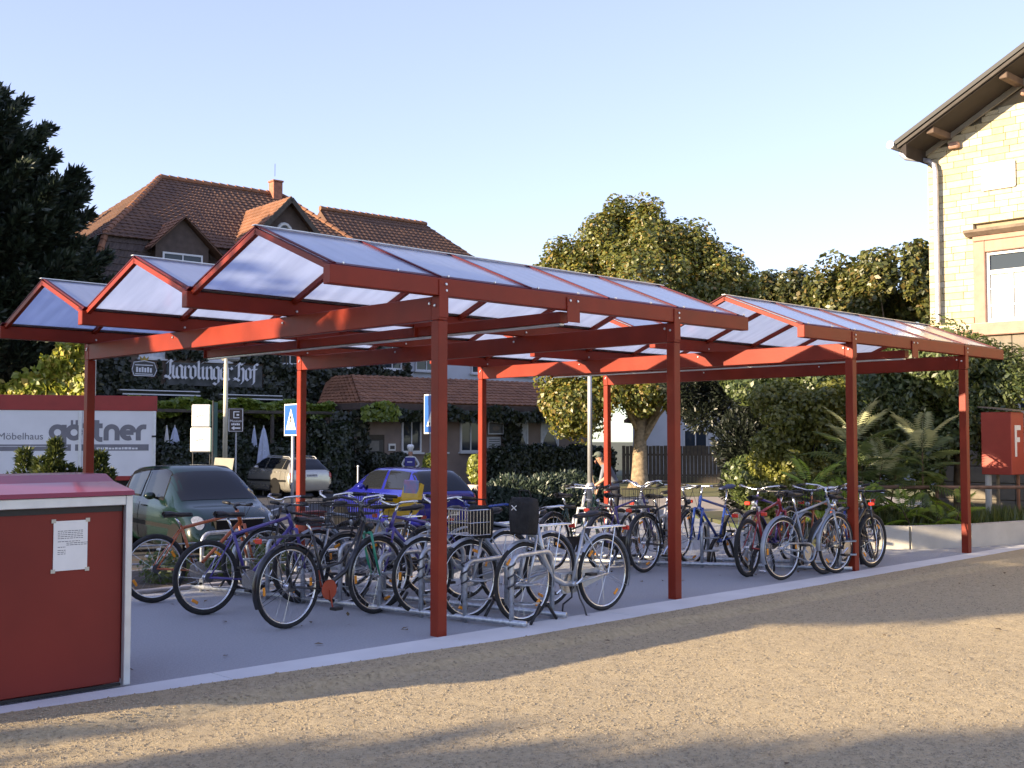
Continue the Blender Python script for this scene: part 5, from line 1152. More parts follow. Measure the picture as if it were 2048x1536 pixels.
# ---- creeper covered wall, bright in the sun
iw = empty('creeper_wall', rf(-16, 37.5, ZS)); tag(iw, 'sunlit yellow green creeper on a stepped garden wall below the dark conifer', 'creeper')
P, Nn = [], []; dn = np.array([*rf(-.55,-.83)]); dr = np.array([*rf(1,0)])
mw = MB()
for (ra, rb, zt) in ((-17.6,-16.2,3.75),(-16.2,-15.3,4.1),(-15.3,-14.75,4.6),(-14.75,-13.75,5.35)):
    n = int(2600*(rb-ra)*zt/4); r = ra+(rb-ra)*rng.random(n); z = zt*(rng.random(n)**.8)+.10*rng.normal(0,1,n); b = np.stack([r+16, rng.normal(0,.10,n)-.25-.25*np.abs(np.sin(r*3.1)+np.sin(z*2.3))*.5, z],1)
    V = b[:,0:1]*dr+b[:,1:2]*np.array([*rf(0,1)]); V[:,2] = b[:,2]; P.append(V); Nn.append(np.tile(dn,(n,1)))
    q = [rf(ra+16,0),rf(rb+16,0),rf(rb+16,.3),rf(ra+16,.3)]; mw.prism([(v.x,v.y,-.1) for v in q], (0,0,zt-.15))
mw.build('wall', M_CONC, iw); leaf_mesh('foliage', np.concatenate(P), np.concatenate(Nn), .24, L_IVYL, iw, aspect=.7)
# ---- creeper on the inn
def wallgreen(name, label, rects, holes, y, dens, size, lm, cat='creeper', thick=.22, jag=.3, stems=8):
    t = empty(name, HC, HANG); tag(t, label, cat); P = []
    for x0, x1, z0, z1 in rects:
        n = int(dens*(x1-x0)*(z1-z0)); x = x0+(x1-x0)*rng.random(n); z = z0+(z1-z0)*rng.random(n); z += jag*.5*np.sin(x*2.1)*((z-z0)/(z1-z0)); P.append(np.stack([x, y-thick*rng.random(n)-.12*np.abs(np.sin(x*1.7+z*1.3)), z],1))
    P = np.concatenate(P)
    for x0, x1, z0, z1 in holes: P = P[~((P[:,0]>x0)&(P[:,0]<x1)&(P[:,2]>z0)&(P[:,2]<z1))]
    leaf_mesh('foliage', P, np.tile((0,-1,.2),(len(P),1)), size, lm, t, aspect=.75)
    for k in range(stems if cat == 'creeper' else 0):
        x0, x1, z0, z1 = random.choice(rects); x = x0+(x1-x0)*random.random(); m = MB(); m.tube([(x,y-.05,0),(x+.2,y-.06,(z1)*.5),(x+.1,y-.05,z1*.9)], [.035,.025,.01], 5); m.build('stem', M_BARK, t)
    return t
hol = [(x-.06,x+1.12,5.10,6.6) for x in (1.75,4.5,7.75,10.3,12.9)]+[(2.55,7.0,4.15,5.15),(1.3,2.45,4.35,5.3)]
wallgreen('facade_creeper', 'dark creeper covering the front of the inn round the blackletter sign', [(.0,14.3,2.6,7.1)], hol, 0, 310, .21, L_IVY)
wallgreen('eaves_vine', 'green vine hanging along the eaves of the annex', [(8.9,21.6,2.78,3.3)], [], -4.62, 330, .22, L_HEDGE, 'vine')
wallgreen('lit_eaves_vine', 'bright sunlit tuft of vine at the left corner of the annex eaves', [(8.7,10.4,2.75,3.35)], [], -4.85, 330, .20, L_VINE, 'vine')  # sunlit end of the eaves vine, its light put into brighter leaves
for x in (10.9,14.3,16.2,17.9): pass
wallgreen('corner_creeper', 'dark creeper climbing the left corner of the annex', [(7.7,9.4,.1,3.2)], [], -4.25, 260, .2, L_IVY)
wallgreen('wall_creeper', 'dark creeper strip between two annex windows', [(16.35,17.3,.4,2.8)], [], -4.15, 300, .2, L_IVY)
# ---- beer garden: vine pergola, hedges
pg = empty('vine_pergola', HC, HANG); tag(pg, 'vine covered pergola with sunlit top over the beer garden', 'pergola')
n = 9000; x = .3+8.3*rng.random(n); y = -3.2+.9*rng.random(n)*1.0; z = 2.95+.5*rng.random(n)+.10*np.sin(x*3); leaf_mesh('vine', np.stack([x,y,z],1), np.tile((0,-.4,1),(n,1)), .22, L_VINE, pg, aspect=.75)  # vine top, the sun on it put into the bright leaf colour
n = 9000; x = .3+8.3*rng.random(n); z = 1.5+1.55*rng.random(n)**.6; leaf_mesh('vine_shade', np.stack([x,-2.3+.3*rng.random(n),z],1), np.tile((0,-1,.2),(n,1)), .22, L_HEDGE, pg, aspect=.75)  # same vine below, its shade put into dark leaves
for xx in (.5,3.1,5.8,8.4): m = MB(); m.bbox((xx-.06,-3.2,0),(xx+.06,-3.08,3.0),.01); m.build('post', M_WOOD, pg)
m = MB(); m.bbox((.2,-3.25,3.0),(8.7,-3.1,3.12),.01); m.build('beam', M_WOOD, pg)
def hedge(name, label, mat4, x0, x1, y0, y1, h, dens, size, lm, pos, rot, jag=.08, cat='hedge'):
    t = empty(name, pos, rot); tag(t, label, cat); P, Nn = [], []
    def face(n, f, nr): P.append(f(rng.random(n), rng.random(n))); Nn.append(np.tile(nr,(n,1)))
    hz = lambda x: h+jag*np.sin(x*2.3)+jag*.7*np.sin(x*5.1+1)
    face(int(dens*(x1-x0)*h), lambda a,b: np.stack([x0+(x1-x0)*a, y0-.05+.12*rng.random(len(a)), b*hz(x0+(x1-x0)*a)],1), (0,-1,.25)); face(int(dens*(x1-x0)*(y1-y0)), lambda a,b: np.stack([x0+(x1-x0)*a, y0+(y1-y0)*b, hz(x0+(x1-x0)*a)+.08*rng.normal(0,1,len(a))],1), (0,0,1))
    for xx, s in ((x0,-1),(x1,1)): face(int(dens*h*(y1-y0)), lambda a,b: np.stack([xx+.1*rng.normal(0,1,len(a)), y0+(y1-y0)*a, b*h],1), (s,0,.2))
    leaf_mesh('foliage', np.concatenate(P), np.concatenate(Nn), size, lm, t, aspect=.65)
    m = MB(); m.box((x0+.1,y0+.12,0),(x1-.1,y1-.1,h-.15)); m.build('inner_twigs', M_YEWC, t); return t
hedge('clipped_hedge', 'long dark clipped hedge of the beer garden behind the silver car', None, .6, 7.7, -5.0, -3.9, 1.72, 520, .15, L_HEDGE, HC, HANG)
hedge('annex_hedge', 'dark clipped hedge below the annex windows', None, 14.9, 21.5, -6.0, -5.0, 1.55, 420, .16, L_HEDGE, HC, HANG)
hedge('corner_bush', 'loose dark bush right of the silver car', None, 6.6, 7.8, -5.6, -4.6, 2.6, 520, .16, L_HEDGE, HC, HANG, jag=.25, cat='bush')
def bush(name, label, pos, clumps, n, size, lm, cat='bush', group=None, stem=True, aspect=.6, needle=False, up=.3, lo=.35):
    t = empty(name, pos); tag(t, label, cat, group); P, Nn = [], []; tot = sum(r[0]*r[2] for _, r in clumps)
    for c, r in clumps: a, b = shell_pts(par(pos, *c), r, max(30, int(n*r[0]*r[2]/tot)), lo); P.append(a); Nn.append(b)
    P = np.concatenate(P); Nn = np.concatenate(Nn); k = P[:,2] > .0; P = P[k]; Nn = Nn[k]
    if needle: needle_mesh('foliage', P, Nn+np.array([0,0,.5]), size, size*.3, lm, t, .5)
    else: leaf_mesh('foliage', P, Nn, size, lm, t, aspect=aspect, up=up)
    m = MB()
    for c, r in (clumps[:8] if stem else []): q = Vector(par(pos,*c)); m.tube([(q.x*.15,q.y*.15,-.1),(q.x*.5,q.y*.5,q.z*.5),tuple(q)], [.03,.02,.008] if not needle else [.02,.014,.006], 6)
    if stem: m.build('stem', M_YEWC, t)
    return t
def rclump(n, rx, ry, z0, z1, r0, r1): return [((rx*(2*random.random()-1), ry*(2*random.random()-1), z0+(z1-z0)*random.random()), (lambda q:(q,q,q*.85))(r0+(r1-r0)*random.random())) for _ in range(n)]
bush('juniper_bush', 'grey green spreading juniper behind the first rack of bikes', rf(.30, 27.5, ZS), [((-.6,0,.45),(.8,.8,.55)),((.2,0,.55),(.85,.8,.55)),((.9,.1,.5),(.7,.7,.5)),((-.1,-.4,.3),(.9,.7,.4)),((-.35,.1,.85),(.5,.5,.3)),((.6,.2,.88),(.45,.5,.3))], 15000, .12, L_JUN, needle=True, group='spreading junipers')
bush('juniper_bush', 'smaller grey green juniper behind the grey lamp post', rf(1.55, 29.5, ZS), [((-.4,0,.4),(.7,.7,.55)),((.35,0,.45),(.7,.7,.6)),((0,.1,.85),(.5,.5,.35))], 9000, .12, L_JUN, needle=True, group='spreading junipers')
# ---- dark yews, olive shrub, elder and sumac on the right
bush('yew_tree', 'very dark yew reaching the ground behind the second rack', rf(6.2, 29, ZS), [((0,0,.9),(1.0,.9,1.0)),((-.3,0,1.9),(.85,.8,.9)),((.5,0,2.4),(.9,.8,.95)),((.1,0,3.2),(.7,.7,.8)),((1.2,-.2,1.2),(.9,.8,1.2)),((1.4,0,2.9),(.8,.8,.9))], 26000, .13, L_YEW, 'tree', needle=True)
bush('yew_tree', 'dark feathery yew with drooping twigs left of the olive shrub', rf(5.0, 31, ZS), [((.2,0,2.7),(.6,.6,.5)),((-.3,0,3.5),(.7,.6,.6)),((.5,0,4.0),(.9,.7,.7)),((1.0,0,3.2),(.8,.7,.7)),((1.3,.2,2.2),(.5,.5,.8))], 12000, .13, L_YEW, 'tree', needle=True, stem=False)
bush('olive_shrub', 'tall olive green leafy shrub lit by the sun between yew and sumac', rf(5.35, 21.5, -.1), rclump(30,.62,.5,.35,2.55,.26,.42), 20000, .085, L_OLI, 'shrub')
bush('olive_shrub', 'low yellowish shrub behind the right hand bikes', rf(4.9, 20.2, -.1), rclump(12,.5,.4,.2,1.0,.2,.32), 7000, .075, L_OLI, 'shrub')
bush('dark_shrub', 'dark shrub mass behind the sumacs under the shelter roof', rf(6.2, 23.2, -.1), rclump(34,1.5,.5,.4,3.2,.4,.65), 30000, .10, L_ELD, 'shrub')
p = rf(7.9, 20.3, -.1)
leafy_tree('elder_tree', 'leafy green tree growing against the front of the stone house', p, 2.2, .10, [(par(p,-.1,.1,2.95),(1.3,1.0,.85),1.2),(par(p,-1.1,.1,2.7),(.9,.8,.7),.6),(par(p,.75,.05,2.6),(.75,.7,.8),.5),(par(p,.3,.1,1.9),(1.0,.8,.6),.5),(par(p,-.55,.1,1.55),(.7,.6,.75),.5),(par(p,-.9,.2,2.2),(.6,.6,.6),.3)], 40000, .105, L_ELD, rc=.34, nclump=60, droop=.5, aspect=.42)
p = rf(5.7, 25.5, -.2)
leafy_tree('elder_tree', 'broad leafy tree under the second shelter roof left of the sumacs', p, 2.6, .10, [(par(p,0,0,3.4),(1.5,1.1,.8),1),(par(p,1.2,0,2.9),(1.1,.9,.7),.6)], 20000, .11, L_ELD, rc=.4, nclump=50, droop=.4, aspect=.45)
def frond_mesh(L, pairs, ll, lw, lm, nm='frond'):
    m = MB(); pts = [(L*t, 0, .10*L*sin(t*2.2)-.22*L*t*t) for t in [i/8 for i in range(9)]]; m.tube(pts, [.006-.0045*i/8 for i in range(9)], 4)
    for i in range(pairs+1):
        t = .16+.82*i/pairs; x = L*t; z = .10*L*sin(t*2.2)-.22*L*t*t; k = ll*(.55+.75*sin(min(1, t*1.15)*2.7)); 
        for s in ((-1,1) if i < pairs else (0,)):
            d = Vector((.45, s*1.0, -.22)) if s else Vector((1,0,-.3)); d.normalize(); u = d.cross(Vector((0,0,1))).normalized(); p = Vector((x,0,z))
            m.add([p, p+d*k*.45+u*lw*.5+Vector((0,0,.008)), p+d*k+Vector((0,0,-.02)), p+d*k*.45-u*lw*.5+Vector((0,0,.008))], [(0,1,2,3)])
    o = m.build(nm, lm); me = o.data; bpy.data.objects.remove(o); return me
FR1 = frond_mesh(.62, 13, .17, .036, L_SUM); FR2 = frond_mesh(.55, 12, .15, .034, L_SUMB); FR3 = frond_mesh(.62, 13, .17, .036, leafmat('sunlit_sumac_leaflets', (.30,.34,.17), (.48,.50,.27), .4))  # last frond is for the plant tops, sunlight put into its pale leaflets
def sumac(label, pos, stems, me, top_me=None):
    t = empty('sumac_plant', pos); tag(t, label, 'plant', 'sumacs behind the low wall'); m = MB()
    for (r, f, h, n, sc) in stems:
        b = Vector(par(pos, r*.4, f*.4, 0)); e = Vector(par(pos, r, f, h)); m.tube([b, (b+e)/2+Vector((.02,0,0)), e], [.018,.014,.010], 6)
        for i in range(n):
            q = 1-i/n; z = e.lerp(b, (1-q)*.62); a = i*2.4+r*7; fo = link('frond', (top_me or me) if i < 5 else me, t, z); fo.rotation_euler = (random.uniform(-.25,.25), R_(-58+95*(i/n))+random.uniform(-.12,.12), a); fo.scale = (sc*random.uniform(.85,1.15),)*3
    m.build('stem', M_BARK, t)
sumac('sumac with sunlit feathery top fronds left of the last front post', rf(6.32,17.8,-.05), [(0.05,0,1.62,22,1.0)], FR1, FR3)
sumac('tall sumac whose fronds spread round the third front post', rf(5.42,18.0,-.05), [(-.05,0,1.72,22,1.05),(.45,.2,1.25,14,.9)], FR1, FR3)
sumac('dark green sumac thicket between the two tall sumacs', rf(5.95,18.9,-.05), [(-.2,0,1.2,16,1.0),(.4,.1,1.05,16,.95)], FR1)
sumac('bright yellow green young sumac behind the leaning bikes', rf(5.0,17.6,-.05), [(-.45,0,.95,12,.9),(.1,0,.72,12,.9),(.55,.1,.6,10,.8)], FR2)
sumac('bright low sumac right behind the end of the low wall', rf(6.35,17.5,-.05), [(-.4,0,.55,10,.75),(.15,0,.45,9,.7),(.5,0,.62,9,.75)], FR2)
# grass and weeds behind the low wall
n = 5200; r = 5.0+4.6*rng.random(n); f = 17.35+(r-5)*.25+1.3*rng.random(n); X = r*EX[0]+f*EX[1]; Y = r*EY[0]+f*EY[1]
o = needle_mesh('grass', np.stack([X,Y,np.full(n,.0)+.1],1), np.tile((0,0,1.0),(n,1)), .33, .022, L_GRASS, None, .28); tag(o, 'tufts of green and dry grass along the top of the low wall', 'grass', kind='stuff')
mb = MB(); mb.prism([tuple(rf(a,b,-.4)) for a, b in ((4.4,17.05),(5.75,16.9),(6.72,17.2),(7.9,17.95),(9.2,18.5),(14,22),(9,26),(3.6,24))], (0,0,.47)); structure(mb, 'raised_bed', M_SOIL)
# ---- dwarf pines before the truck, flower bed behind the first rack
def pine(label, pos, H, lobes):
    t = empty('dwarf_pine', pos); tag(t, label, 'shrub', 'dwarf pines'); P, D = [], []
    for (r, f, z0, z1, rad) in lobes:
        k = int(900*(z1-z0)/.8); s = rng.random(k); a = rng.random(k)*6.28; w_ = rad*(1-.55*s)*(.6+.4*rng.random(k)); q = np.array(par(pos,r,f,0)); P.append(np.stack([q[0]+w_*np.cos(a), q[1]+w_*np.sin(a), z0+(z1-z0)*s],1)); D.append(np.stack([np.cos(a),np.sin(a),np.full(k,.8)],1))
    needle_mesh('foliage', np.concatenate(P), np.concatenate(D), .10, .03, L_PINE, t, .4); 
    for (r, f, z0, z1, rad) in lobes: q = par(pos,r,f,0); m = MB(); m.tube([(0,0,-.1),(q[0],q[1],z0),(q[0],q[1],z1)], [.035,.025,.01], 5); m.build('stem', M_BARK, t)
pine('lower dwarf pine left of the two before the white truck', rf(-8.5,20,ZS), 1.8, [(0,0,.9,1.85,.17),(.22,0,.8,1.45,.14),(-.22,0,.75,1.4,.15),(.40,.1,.7,1.25,.14),(.05,-.1,.6,1.2,.2)])
pine('taller bushy dwarf pine in the middle before the white truck', rf(-7.85,19.6,ZS), 2, [(.05,0,1.0,2.02,.16),(-.2,0,.8,1.7,.17),(.22,0,.9,1.6,.2),(.36,.1,.7,1.5,.17),(0,-.15,.7,1.6,.22)])
pine('small dwarf pine right of the left shelter post before the truck', rf(-7.15,19.9,ZS), 1.8, [(0,0,.8,1.82,.16),(.15,0,.7,1.5,.15)])
M_FLW = [mat('flower_%s' % k, c, .6) for k, c in (('yellow',(.6,.42,.03)),('pink',(.45,.05,.22)),('white',(.6,.6,.55)))]
fb = []
for i, (x, y, lb) in enumerate(((4.6,12.0,'leafy plant with yellow blossoms at the left end of the bed, beside the red cabinet'),(5.4,12.2,'leafy plant with pink blossoms seen above the orange bike wheel'),(6.2,12.0,'leafy plant with white blossoms between the orange and the violet bike'),(7.0,12.1,'yellow flowering plant behind the violet mountain bike'),(7.8,12.3,'pink flowering plant at the right end of the bed before the rear post'))):
    t = empty('bedding_plant', (x,y,-.02)); tag(t, lb, 'plant', 'bedding plants behind the first rack')
    a, b = shell_pts((0,0,.16), (.3,.3,.22), 520, .3); k = a[:,2] > 0; leaf_mesh('foliage', a[k], b[k], .07, random.choice((L_OLI,L_ELD,L_SUM)), t)
    for q in range(6): m = MB(); m.ell((random.uniform(-.25,.25),random.uniform(-.25,.25),.3+.1*random.random()),.028,.028,.018,7,4); m.build('blossom', M_FLW[i%3], t)
# ---- trees standing left of the picture whose shade lies over the shelter and the forecourt
def shade_tree(label, q, R0, h, rad, hz, n=15000, cone=False, top=None):
    p = rf(R0, (q+.48*R0)/.877, -.05)
    if cone: conifer('forecourt_spruce', label, p, h, rad, n, L_CON, z0=.6, lobes=110, size=.42, group='trees left of the forecourt'); return
    pr = [((0,0,hz),(rad,rad,h-hz),1.2),((0,0,hz*.6),(rad*.95,rad*.95,hz*.55),1)]
    if top: pr.append((par(p,-.48*top[0],.877*top[0],top[1]),(top[2],top[2],top[2]*.8),.9))
    leafy_tree('forecourt_tree', label, p, h*.5, .22, pr, n, .36, L_BKD, group='trees left of the forecourt', rc=.8, nclump=60, lo=.2)
shade_tree('dense broad tree left of the forecourt, shading the first shelter', 10.3, -15.0, 7.0, 2.3, 3.4, 34000, top=(-1.95,5.8,1.55))
shade_tree('smaller dense tree beyond the broad one, shading the far posts', 14.4, -15.5, 6.9, 1.6, 3.2, 15000)
shade_tree('conical spruce left of the forecourt, shading the near gravel', 2.5, -15.0, 5.0, 4.1, 3, 22000, cone=True)
shade_tree('tree shading the white box truck', 31.7, -25.0, 8.4, 1.7, 4.6, 17000)
# ================================================================ STREET FURNITURE, FIGURES AND SMALL THINGS
RT = math.atan2(*(rf(1,0).yx))                # an object turned to this angle has its x axis pointing right
M_SBLUE = mat('traffic_blue', (.02,.10,.42), .35, 0, .05, 4); M_POST = mat('grey_post', (.42,.43,.45), .45, .4, .08, 8); M_CREAM = mat('cream_post', (.62,.56,.40), .5, 0, .06, 8)
def crossing_sign(label, pos, s, rot, pole_h):
    t = empty('crossing_sign', pos, rot); tag(t, label, 'road sign', 'pedestrian crossing signs'); z = pole_h; h = s/2
    m = MB(); m.tube([(0,.03,-.05),(0,.03,z+h)], .03, 10); m.build('pole', M_POST, t, smooth=True)
    m = MB(); m.bbox((-h,-.012,z-h),(h,.0,z+h),.004); pl = m.build('plate', M_WHITE, t)
    m = MB(); m.box((-h+.022,-.0135,z-h+.022),(h-.022,-.0122,z+h-.022)); m.build('blue_field', M_SBLUE, pl)
    m = MB(); m.prism([(-h*.72,-.0138,z-h*.62),(h*.72,-.0138,z-h*.62),(0,-.0138,z+h*.70)], (0,-.001,0)); m.build('triangle', M_WHITE, pl)
    m = MB(); y = -.0152
    m.ell((.02*s,y,z+.18*s),.03*s,.002,.03*s,10,6)
    for pth, w_ in (([(0,.14),(-.02,.0)],.07),([(-.02,.0),(.05,-.10),(.04,-.20)],.045),([(-.02,.0),(-.07,-.10),(-.13,-.17)],.045),([(.0,.12),(.07,.04)],.03),([(0,.12),(-.08,.05)],.03)):
        for a, b in zip(pth, pth[1:]): m.beam((a[0]*s,y,z+a[1]*s),(b[0]*s,y,z+b[1]*s),.002,w_*s,up=(1,0,0))
    m.build('pedestrian', M_BLACK, pl)
    for k in range(5): m = MB(); x = (-.22+.11*k)*s; m.prism([(x-.03*s,y,z-.29*s),(x+.03*s,y,z-.29*s),(x+.025*s+.0*s,y,z-.215*s),(x-.025*s,y,z-.215*s)], (0,-.001,0)); m.build('stripe', M_BLACK, pl)
crossing_sign('blue pedestrian crossing sign left of the second rear shelter post', loc(583,835,21.5), .60, RT-.95, 2.40)
crossing_sign('blue pedestrian crossing sign half hidden by the front shelter post', loc(870,826,17.2,-.3), .60, RT-.95, 2.27)
# two advertising boxes on posts
ab = empty('advertising_boxes', loc(403,850,36.5), RT+.12); tag(ab, 'pair of bright white advertising boxes stacked on thin posts', 'sign')
for nm, u, z0, z1, w_ in (('upper_box',0,2.42,3.13,.29),('lower_box',0,1.62,2.40,.325)):
    m = MB(); m.bbox((-w_,-.12,z0),(w_,.12,z1),.03); o = m.build(nm, M_WGLO, ab)
    for k in range(3): m = MB(); zz = (z0+z1)/2-.03+.02*k; m.box((-.14+.08*k,-.1215,zz),(-.08+.08*k,-.1202,zz+.012)); m.build('small_print', M_PRINT, o)
for x in (-.26,.27): m = MB(); m.tube([(x,.02,-.05),(x,.02,1.66)], .018, 6); m.build('post', M_GREYD, ab)
gf = empty('green_sign_frame', loc(430,850,36.5), RT+1.5); tag(gf, 'narrow green framed sign beside the white advertising boxes', 'sign')
m = MB(); m.bbox((-.2,-.02,1.2),(.2,.02,3.2),.01); m.build('panel', mat('green_enamel', (.05,.12,.10), .4, 0, .1, 5), gf); m = MB(); m.tube([(-.2,0,-.05),(-.2,0,3.25)], .025, 6); m.tube([(.2,0,-.05),(.2,0,1.3)], .025, 6); o = m.build('post', M_GREYD, gf); o['kind'] = 'stuff'
def lamp(label, pos, h, r, mt_, base):
    t = empty('street_lamp', pos); tag(t, label, 'street lamp', 'street lamps'); m = MB(); m.tube([(0,0,base),(0,0,h)], [r,r*.8], 12); m.build('pole', mt_, t, smooth=True)
    m = MB(); m.lathe((0,0,-.05),(0,0,1),[(r*1.25,0),(r*1.25,base-.02),(r*2.0,base+.05),(r*1.9,base+.10),(r*1.05,base+.16)],12); m.build('base', mt_, t, smooth=True); return t
lp = lamp('tall cream street lamp pole in front of the blackletter sign', loc(450,900,33), 4.2, .075, M_CREAM, .9)
m = MB(); m.tube([(0,0,4.2),(0,0,4.35)], .05, 8); m.build('neck', M_CREAM, lp); m = MB(); m.bbox((-.05,-.05,4.3),(.45,.25,4.62),.05); m.build('lantern', mat('lantern_grey', (.30,.31,.30), .5), lp)
t = lamp('slim pale grey lamp post right of the junipers', loc(1180,975,25), 4.2, .055, M_POST, .98)
m = MB(); m.lathe((0,0,4.2),(0,0,1),[(.05,0),(.16,.08),(.20,.3),(.14,.42),(.02,.46)],12); m.build('lantern', M_WHITE, t, smooth=True)
cbd = empty('planter_board', loc(445,950,30), RT+.15); tag(cbd, 'cream sign board leaning at the foot of the cream lamp pole', 'board')
m = MB(); m.prism([(-.26,0,1.07),(.20,-.0,.90),(.29,.02,1.53),(-.20,.02,1.55)], (0,.05,0)); m.build('board', mat('cream_board', (.66,.60,.44), .6, 0, .06, 5), cbd); m = MB(); m.tube([(-.1,.06,-.05),(-.1,.06,1.3)], .02, 6); m.build('support', M_GREYD, cbd)
ts = empty('tourist_sign', loc(472,840,32.5), RT); tag(ts, 'dark brown museum direction sign with white frame and arrow', 'road sign'); zc = 1.6+37*32.5/2290-ZS
m = MB(); m.bbox((-.22,-.02,zc-.35),(.22,.0,zc+.34),.01); m.build('plate', mat('sign_brown', (.045,.030,.022), .5), ts)
m = MB(); m.tube([(-.195,-.024,zc-.32),(.195,-.024,zc-.32),(.195,-.024,zc+.31),(-.195,-.024,zc+.31),(-.195,-.024,zc-.32)], .010, 4); m.build('border', M_WHITE, ts)
m = MB(); m.box((-.07,-.023,zc+.05),(.10,-.021,zc+.075)); m.box((-.07,-.023,zc+.22),(.10,-.021,zc+.245)); m.box((-.07,-.023,zc+.076),(-.045,-.021,zc+.219)); m.box((.02,-.023,zc+.12),(.09,-.021,zc+.17)); o = m.build('museum_symbol', M_WHITE, ts); o['kind'] = 'stuff'
put_text('lettering', 'Museum', .10, M_WHITE, ts, (0,-.0225,zc-.03), (1,0,0), depth=.002); m = MB()
for k in range(5): m.box((-.125+.05*k,-.024,zc-.15),(-.125+.05*k+.038,-.0215,zc-.10+.008*(k%2)))
o = m.build('small_print', M_WHITE, ts); o['kind'] = 'stuff'
m = MB(); m.prism([(-.13,-.022,zc-.23),(-.04,-.022,zc-.29),(-.04,-.022,zc-.25),(.13,-.022,zc-.25),(.13,-.022,zc-.21),(-.04,-.022,zc-.21),(-.04,-.022,zc-.17)], (0,-.002,0)); m.build('arrow', M_WHITE, ts)
m = MB(); m.tube([(.0,.03,-.05),(.0,.03,zc+.3)], .025, 6); m.build('pole', M_POST, ts)
# folded garden umbrellas
M_UMB = mat('umbrella_cloth', (.42,.46,.56), .8, 0, .12, 5); M_UMBW = mat('white_umbrella_cloth', (.66,.64,.60), .8, 0, .08, 5)
for (u, f, w_, mt_, lb) in ((333,40.5,.13,M_UMBW,'folded white garden umbrella left of the advertising boxes'),(349,40.0,.26,M_UMB,'wide folded bluish garden umbrella left of the advertising boxes'),(508,42.0,.15,M_UMB,'slim folded garden umbrella right of the museum sign'),(527,41.5,.24,M_UMB,'wide folded garden umbrella right of the museum sign')):
    t = empty('garden_umbrella', loc(u,900,f)); tag(t, lb, 'umbrella', 'folded garden umbrellas')
    m = MB(); n = 14; prof = [(1.05,w_),(1.1,w_*1.08),(1.5,w_*.92),(2.0,w_*.62),(2.35,w_*.28),(2.45,.02)]; vs = []
    for z, r in prof:
        for k in range(n): a = 2*PI*k/n; q = r*(1 if k % 2 else .72); vs.append((q*cos(a), q*sin(a), z))
    m.add(vs, [(i*n+k, i*n+(k+1)%n, (i+1)*n+(k+1)%n, (i+1)*n+k) for i in range(len(prof)-1) for k in range(n)]); m.build('canopy', mt_, t)
    m = MB(); m.tube([(0,0,-.02),(0,0,2.52)], .022, 6); m.build('pole', M_POST, t); m = MB(); m.tube([(w_*.62*cos(a*.5), w_*.62*sin(a*.5), 1.62) for a in range(14)], .012, 4); m.build('strap', M_WHITE, t)
# topiary, tubs
def tub(label, u, f, kind):
    t = empty('potted_plant', loc(u,930,f)); tag(t, label, 'potted plant', 'potted plants before the inn')
    if kind == 'ball':
        m = MB(); m.lathe((0,0,0),(0,0,1),[(.20,0),(.30,.62),(.33,.64),(.33,.70),(.27,.70)],16); m.build('pot', M_WHITE, t, smooth=True); a, b = shell_pts((0,0,1.08), (.55,.55,.45), 2600, .6); leaf_mesh('foliage', a, b, .10, L_TOP, t)
    else:
        m = MB(); m.lathe((0,0,0),(0,0,1),[(.22,0),(.32,.42),(.30,.44)],14); m.build('pot', mat('white_red_pot', (.6,.50,.44), .6, 0, .2, 4), t, smooth=True); a, b = shell_pts((0,0,.98), (.30,.30,.55), 1500, .2); leaf_mesh('foliage', a, b, .13, L_YG, t)
tub('clipped dark ball in a white tub left of the cook figure', 757, 45, 'ball'); tub('second dark clipped ball right beside the cook figure', 797, 45.5, 'ball'); tub('yellow green potted plant left of the front shelter post', 860, 43, 'y'); tub('yellow green potted plant left of the orange lit rear post', 951, 40, 'y')
m = MB(); t = empty('bollard', loc(716,930,40)); tag(t, 'thin pale bollard post between silver car and white tub', 'bollard'); m.tube([(0,0,0),(0,0,1.05)], .03, 8); m.build('post', M_POST, t); m = MB(); m.ell((0,0,1.08),.04,.04,.04,8,6); m.build('cap', M_WHITE, t)
# wood fence, white house
fe = empty('board_fence', rf(7.0, 50, ZS), RT); tag(fe, 'dark upright board fence behind the linden', 'fence')
for k in range(34): m = MB(); x = -2.2+k*.165; m.bbox((x,-.012,.05),(x+.145,.012,1.72+.03*random.random()),.004); m.build('board', M_WOOD, fe)
for z in (.4,1.3): m = MB(); m.box((-2.2,.013,z),(3.4,.05,z+.09)); m.build('rail', M_WOOD, fe)
wh = empty('white_house', rf(10.3, 62, ZS), RT-.25); tag(wh, 'plain white gabled house far behind the board fence', 'house')
m = MB(); m.prism([(-3.2,-4,0),(3.2,-4,0),(3.2,-4,3.1),(0,-4,5.4),(-3.2,-4,3.1)], (0,8,0)); m.build('wall', M_WHW, wh)
m = MB()
for s in (-1,1): m.prism([(s*3.6,-4.4,2.85),(0,-4.4,5.5),(0,4.4,5.5),(s*3.6,4.4,2.85)], (0,0,.14))
m.build('roof', M_TILE, wh); window(wh, -.6, .6, 1.2, 2.5, -4.02, mull=1); window(wh, -.45, .45, 3.3, 4.3, -4.02, mull=1)
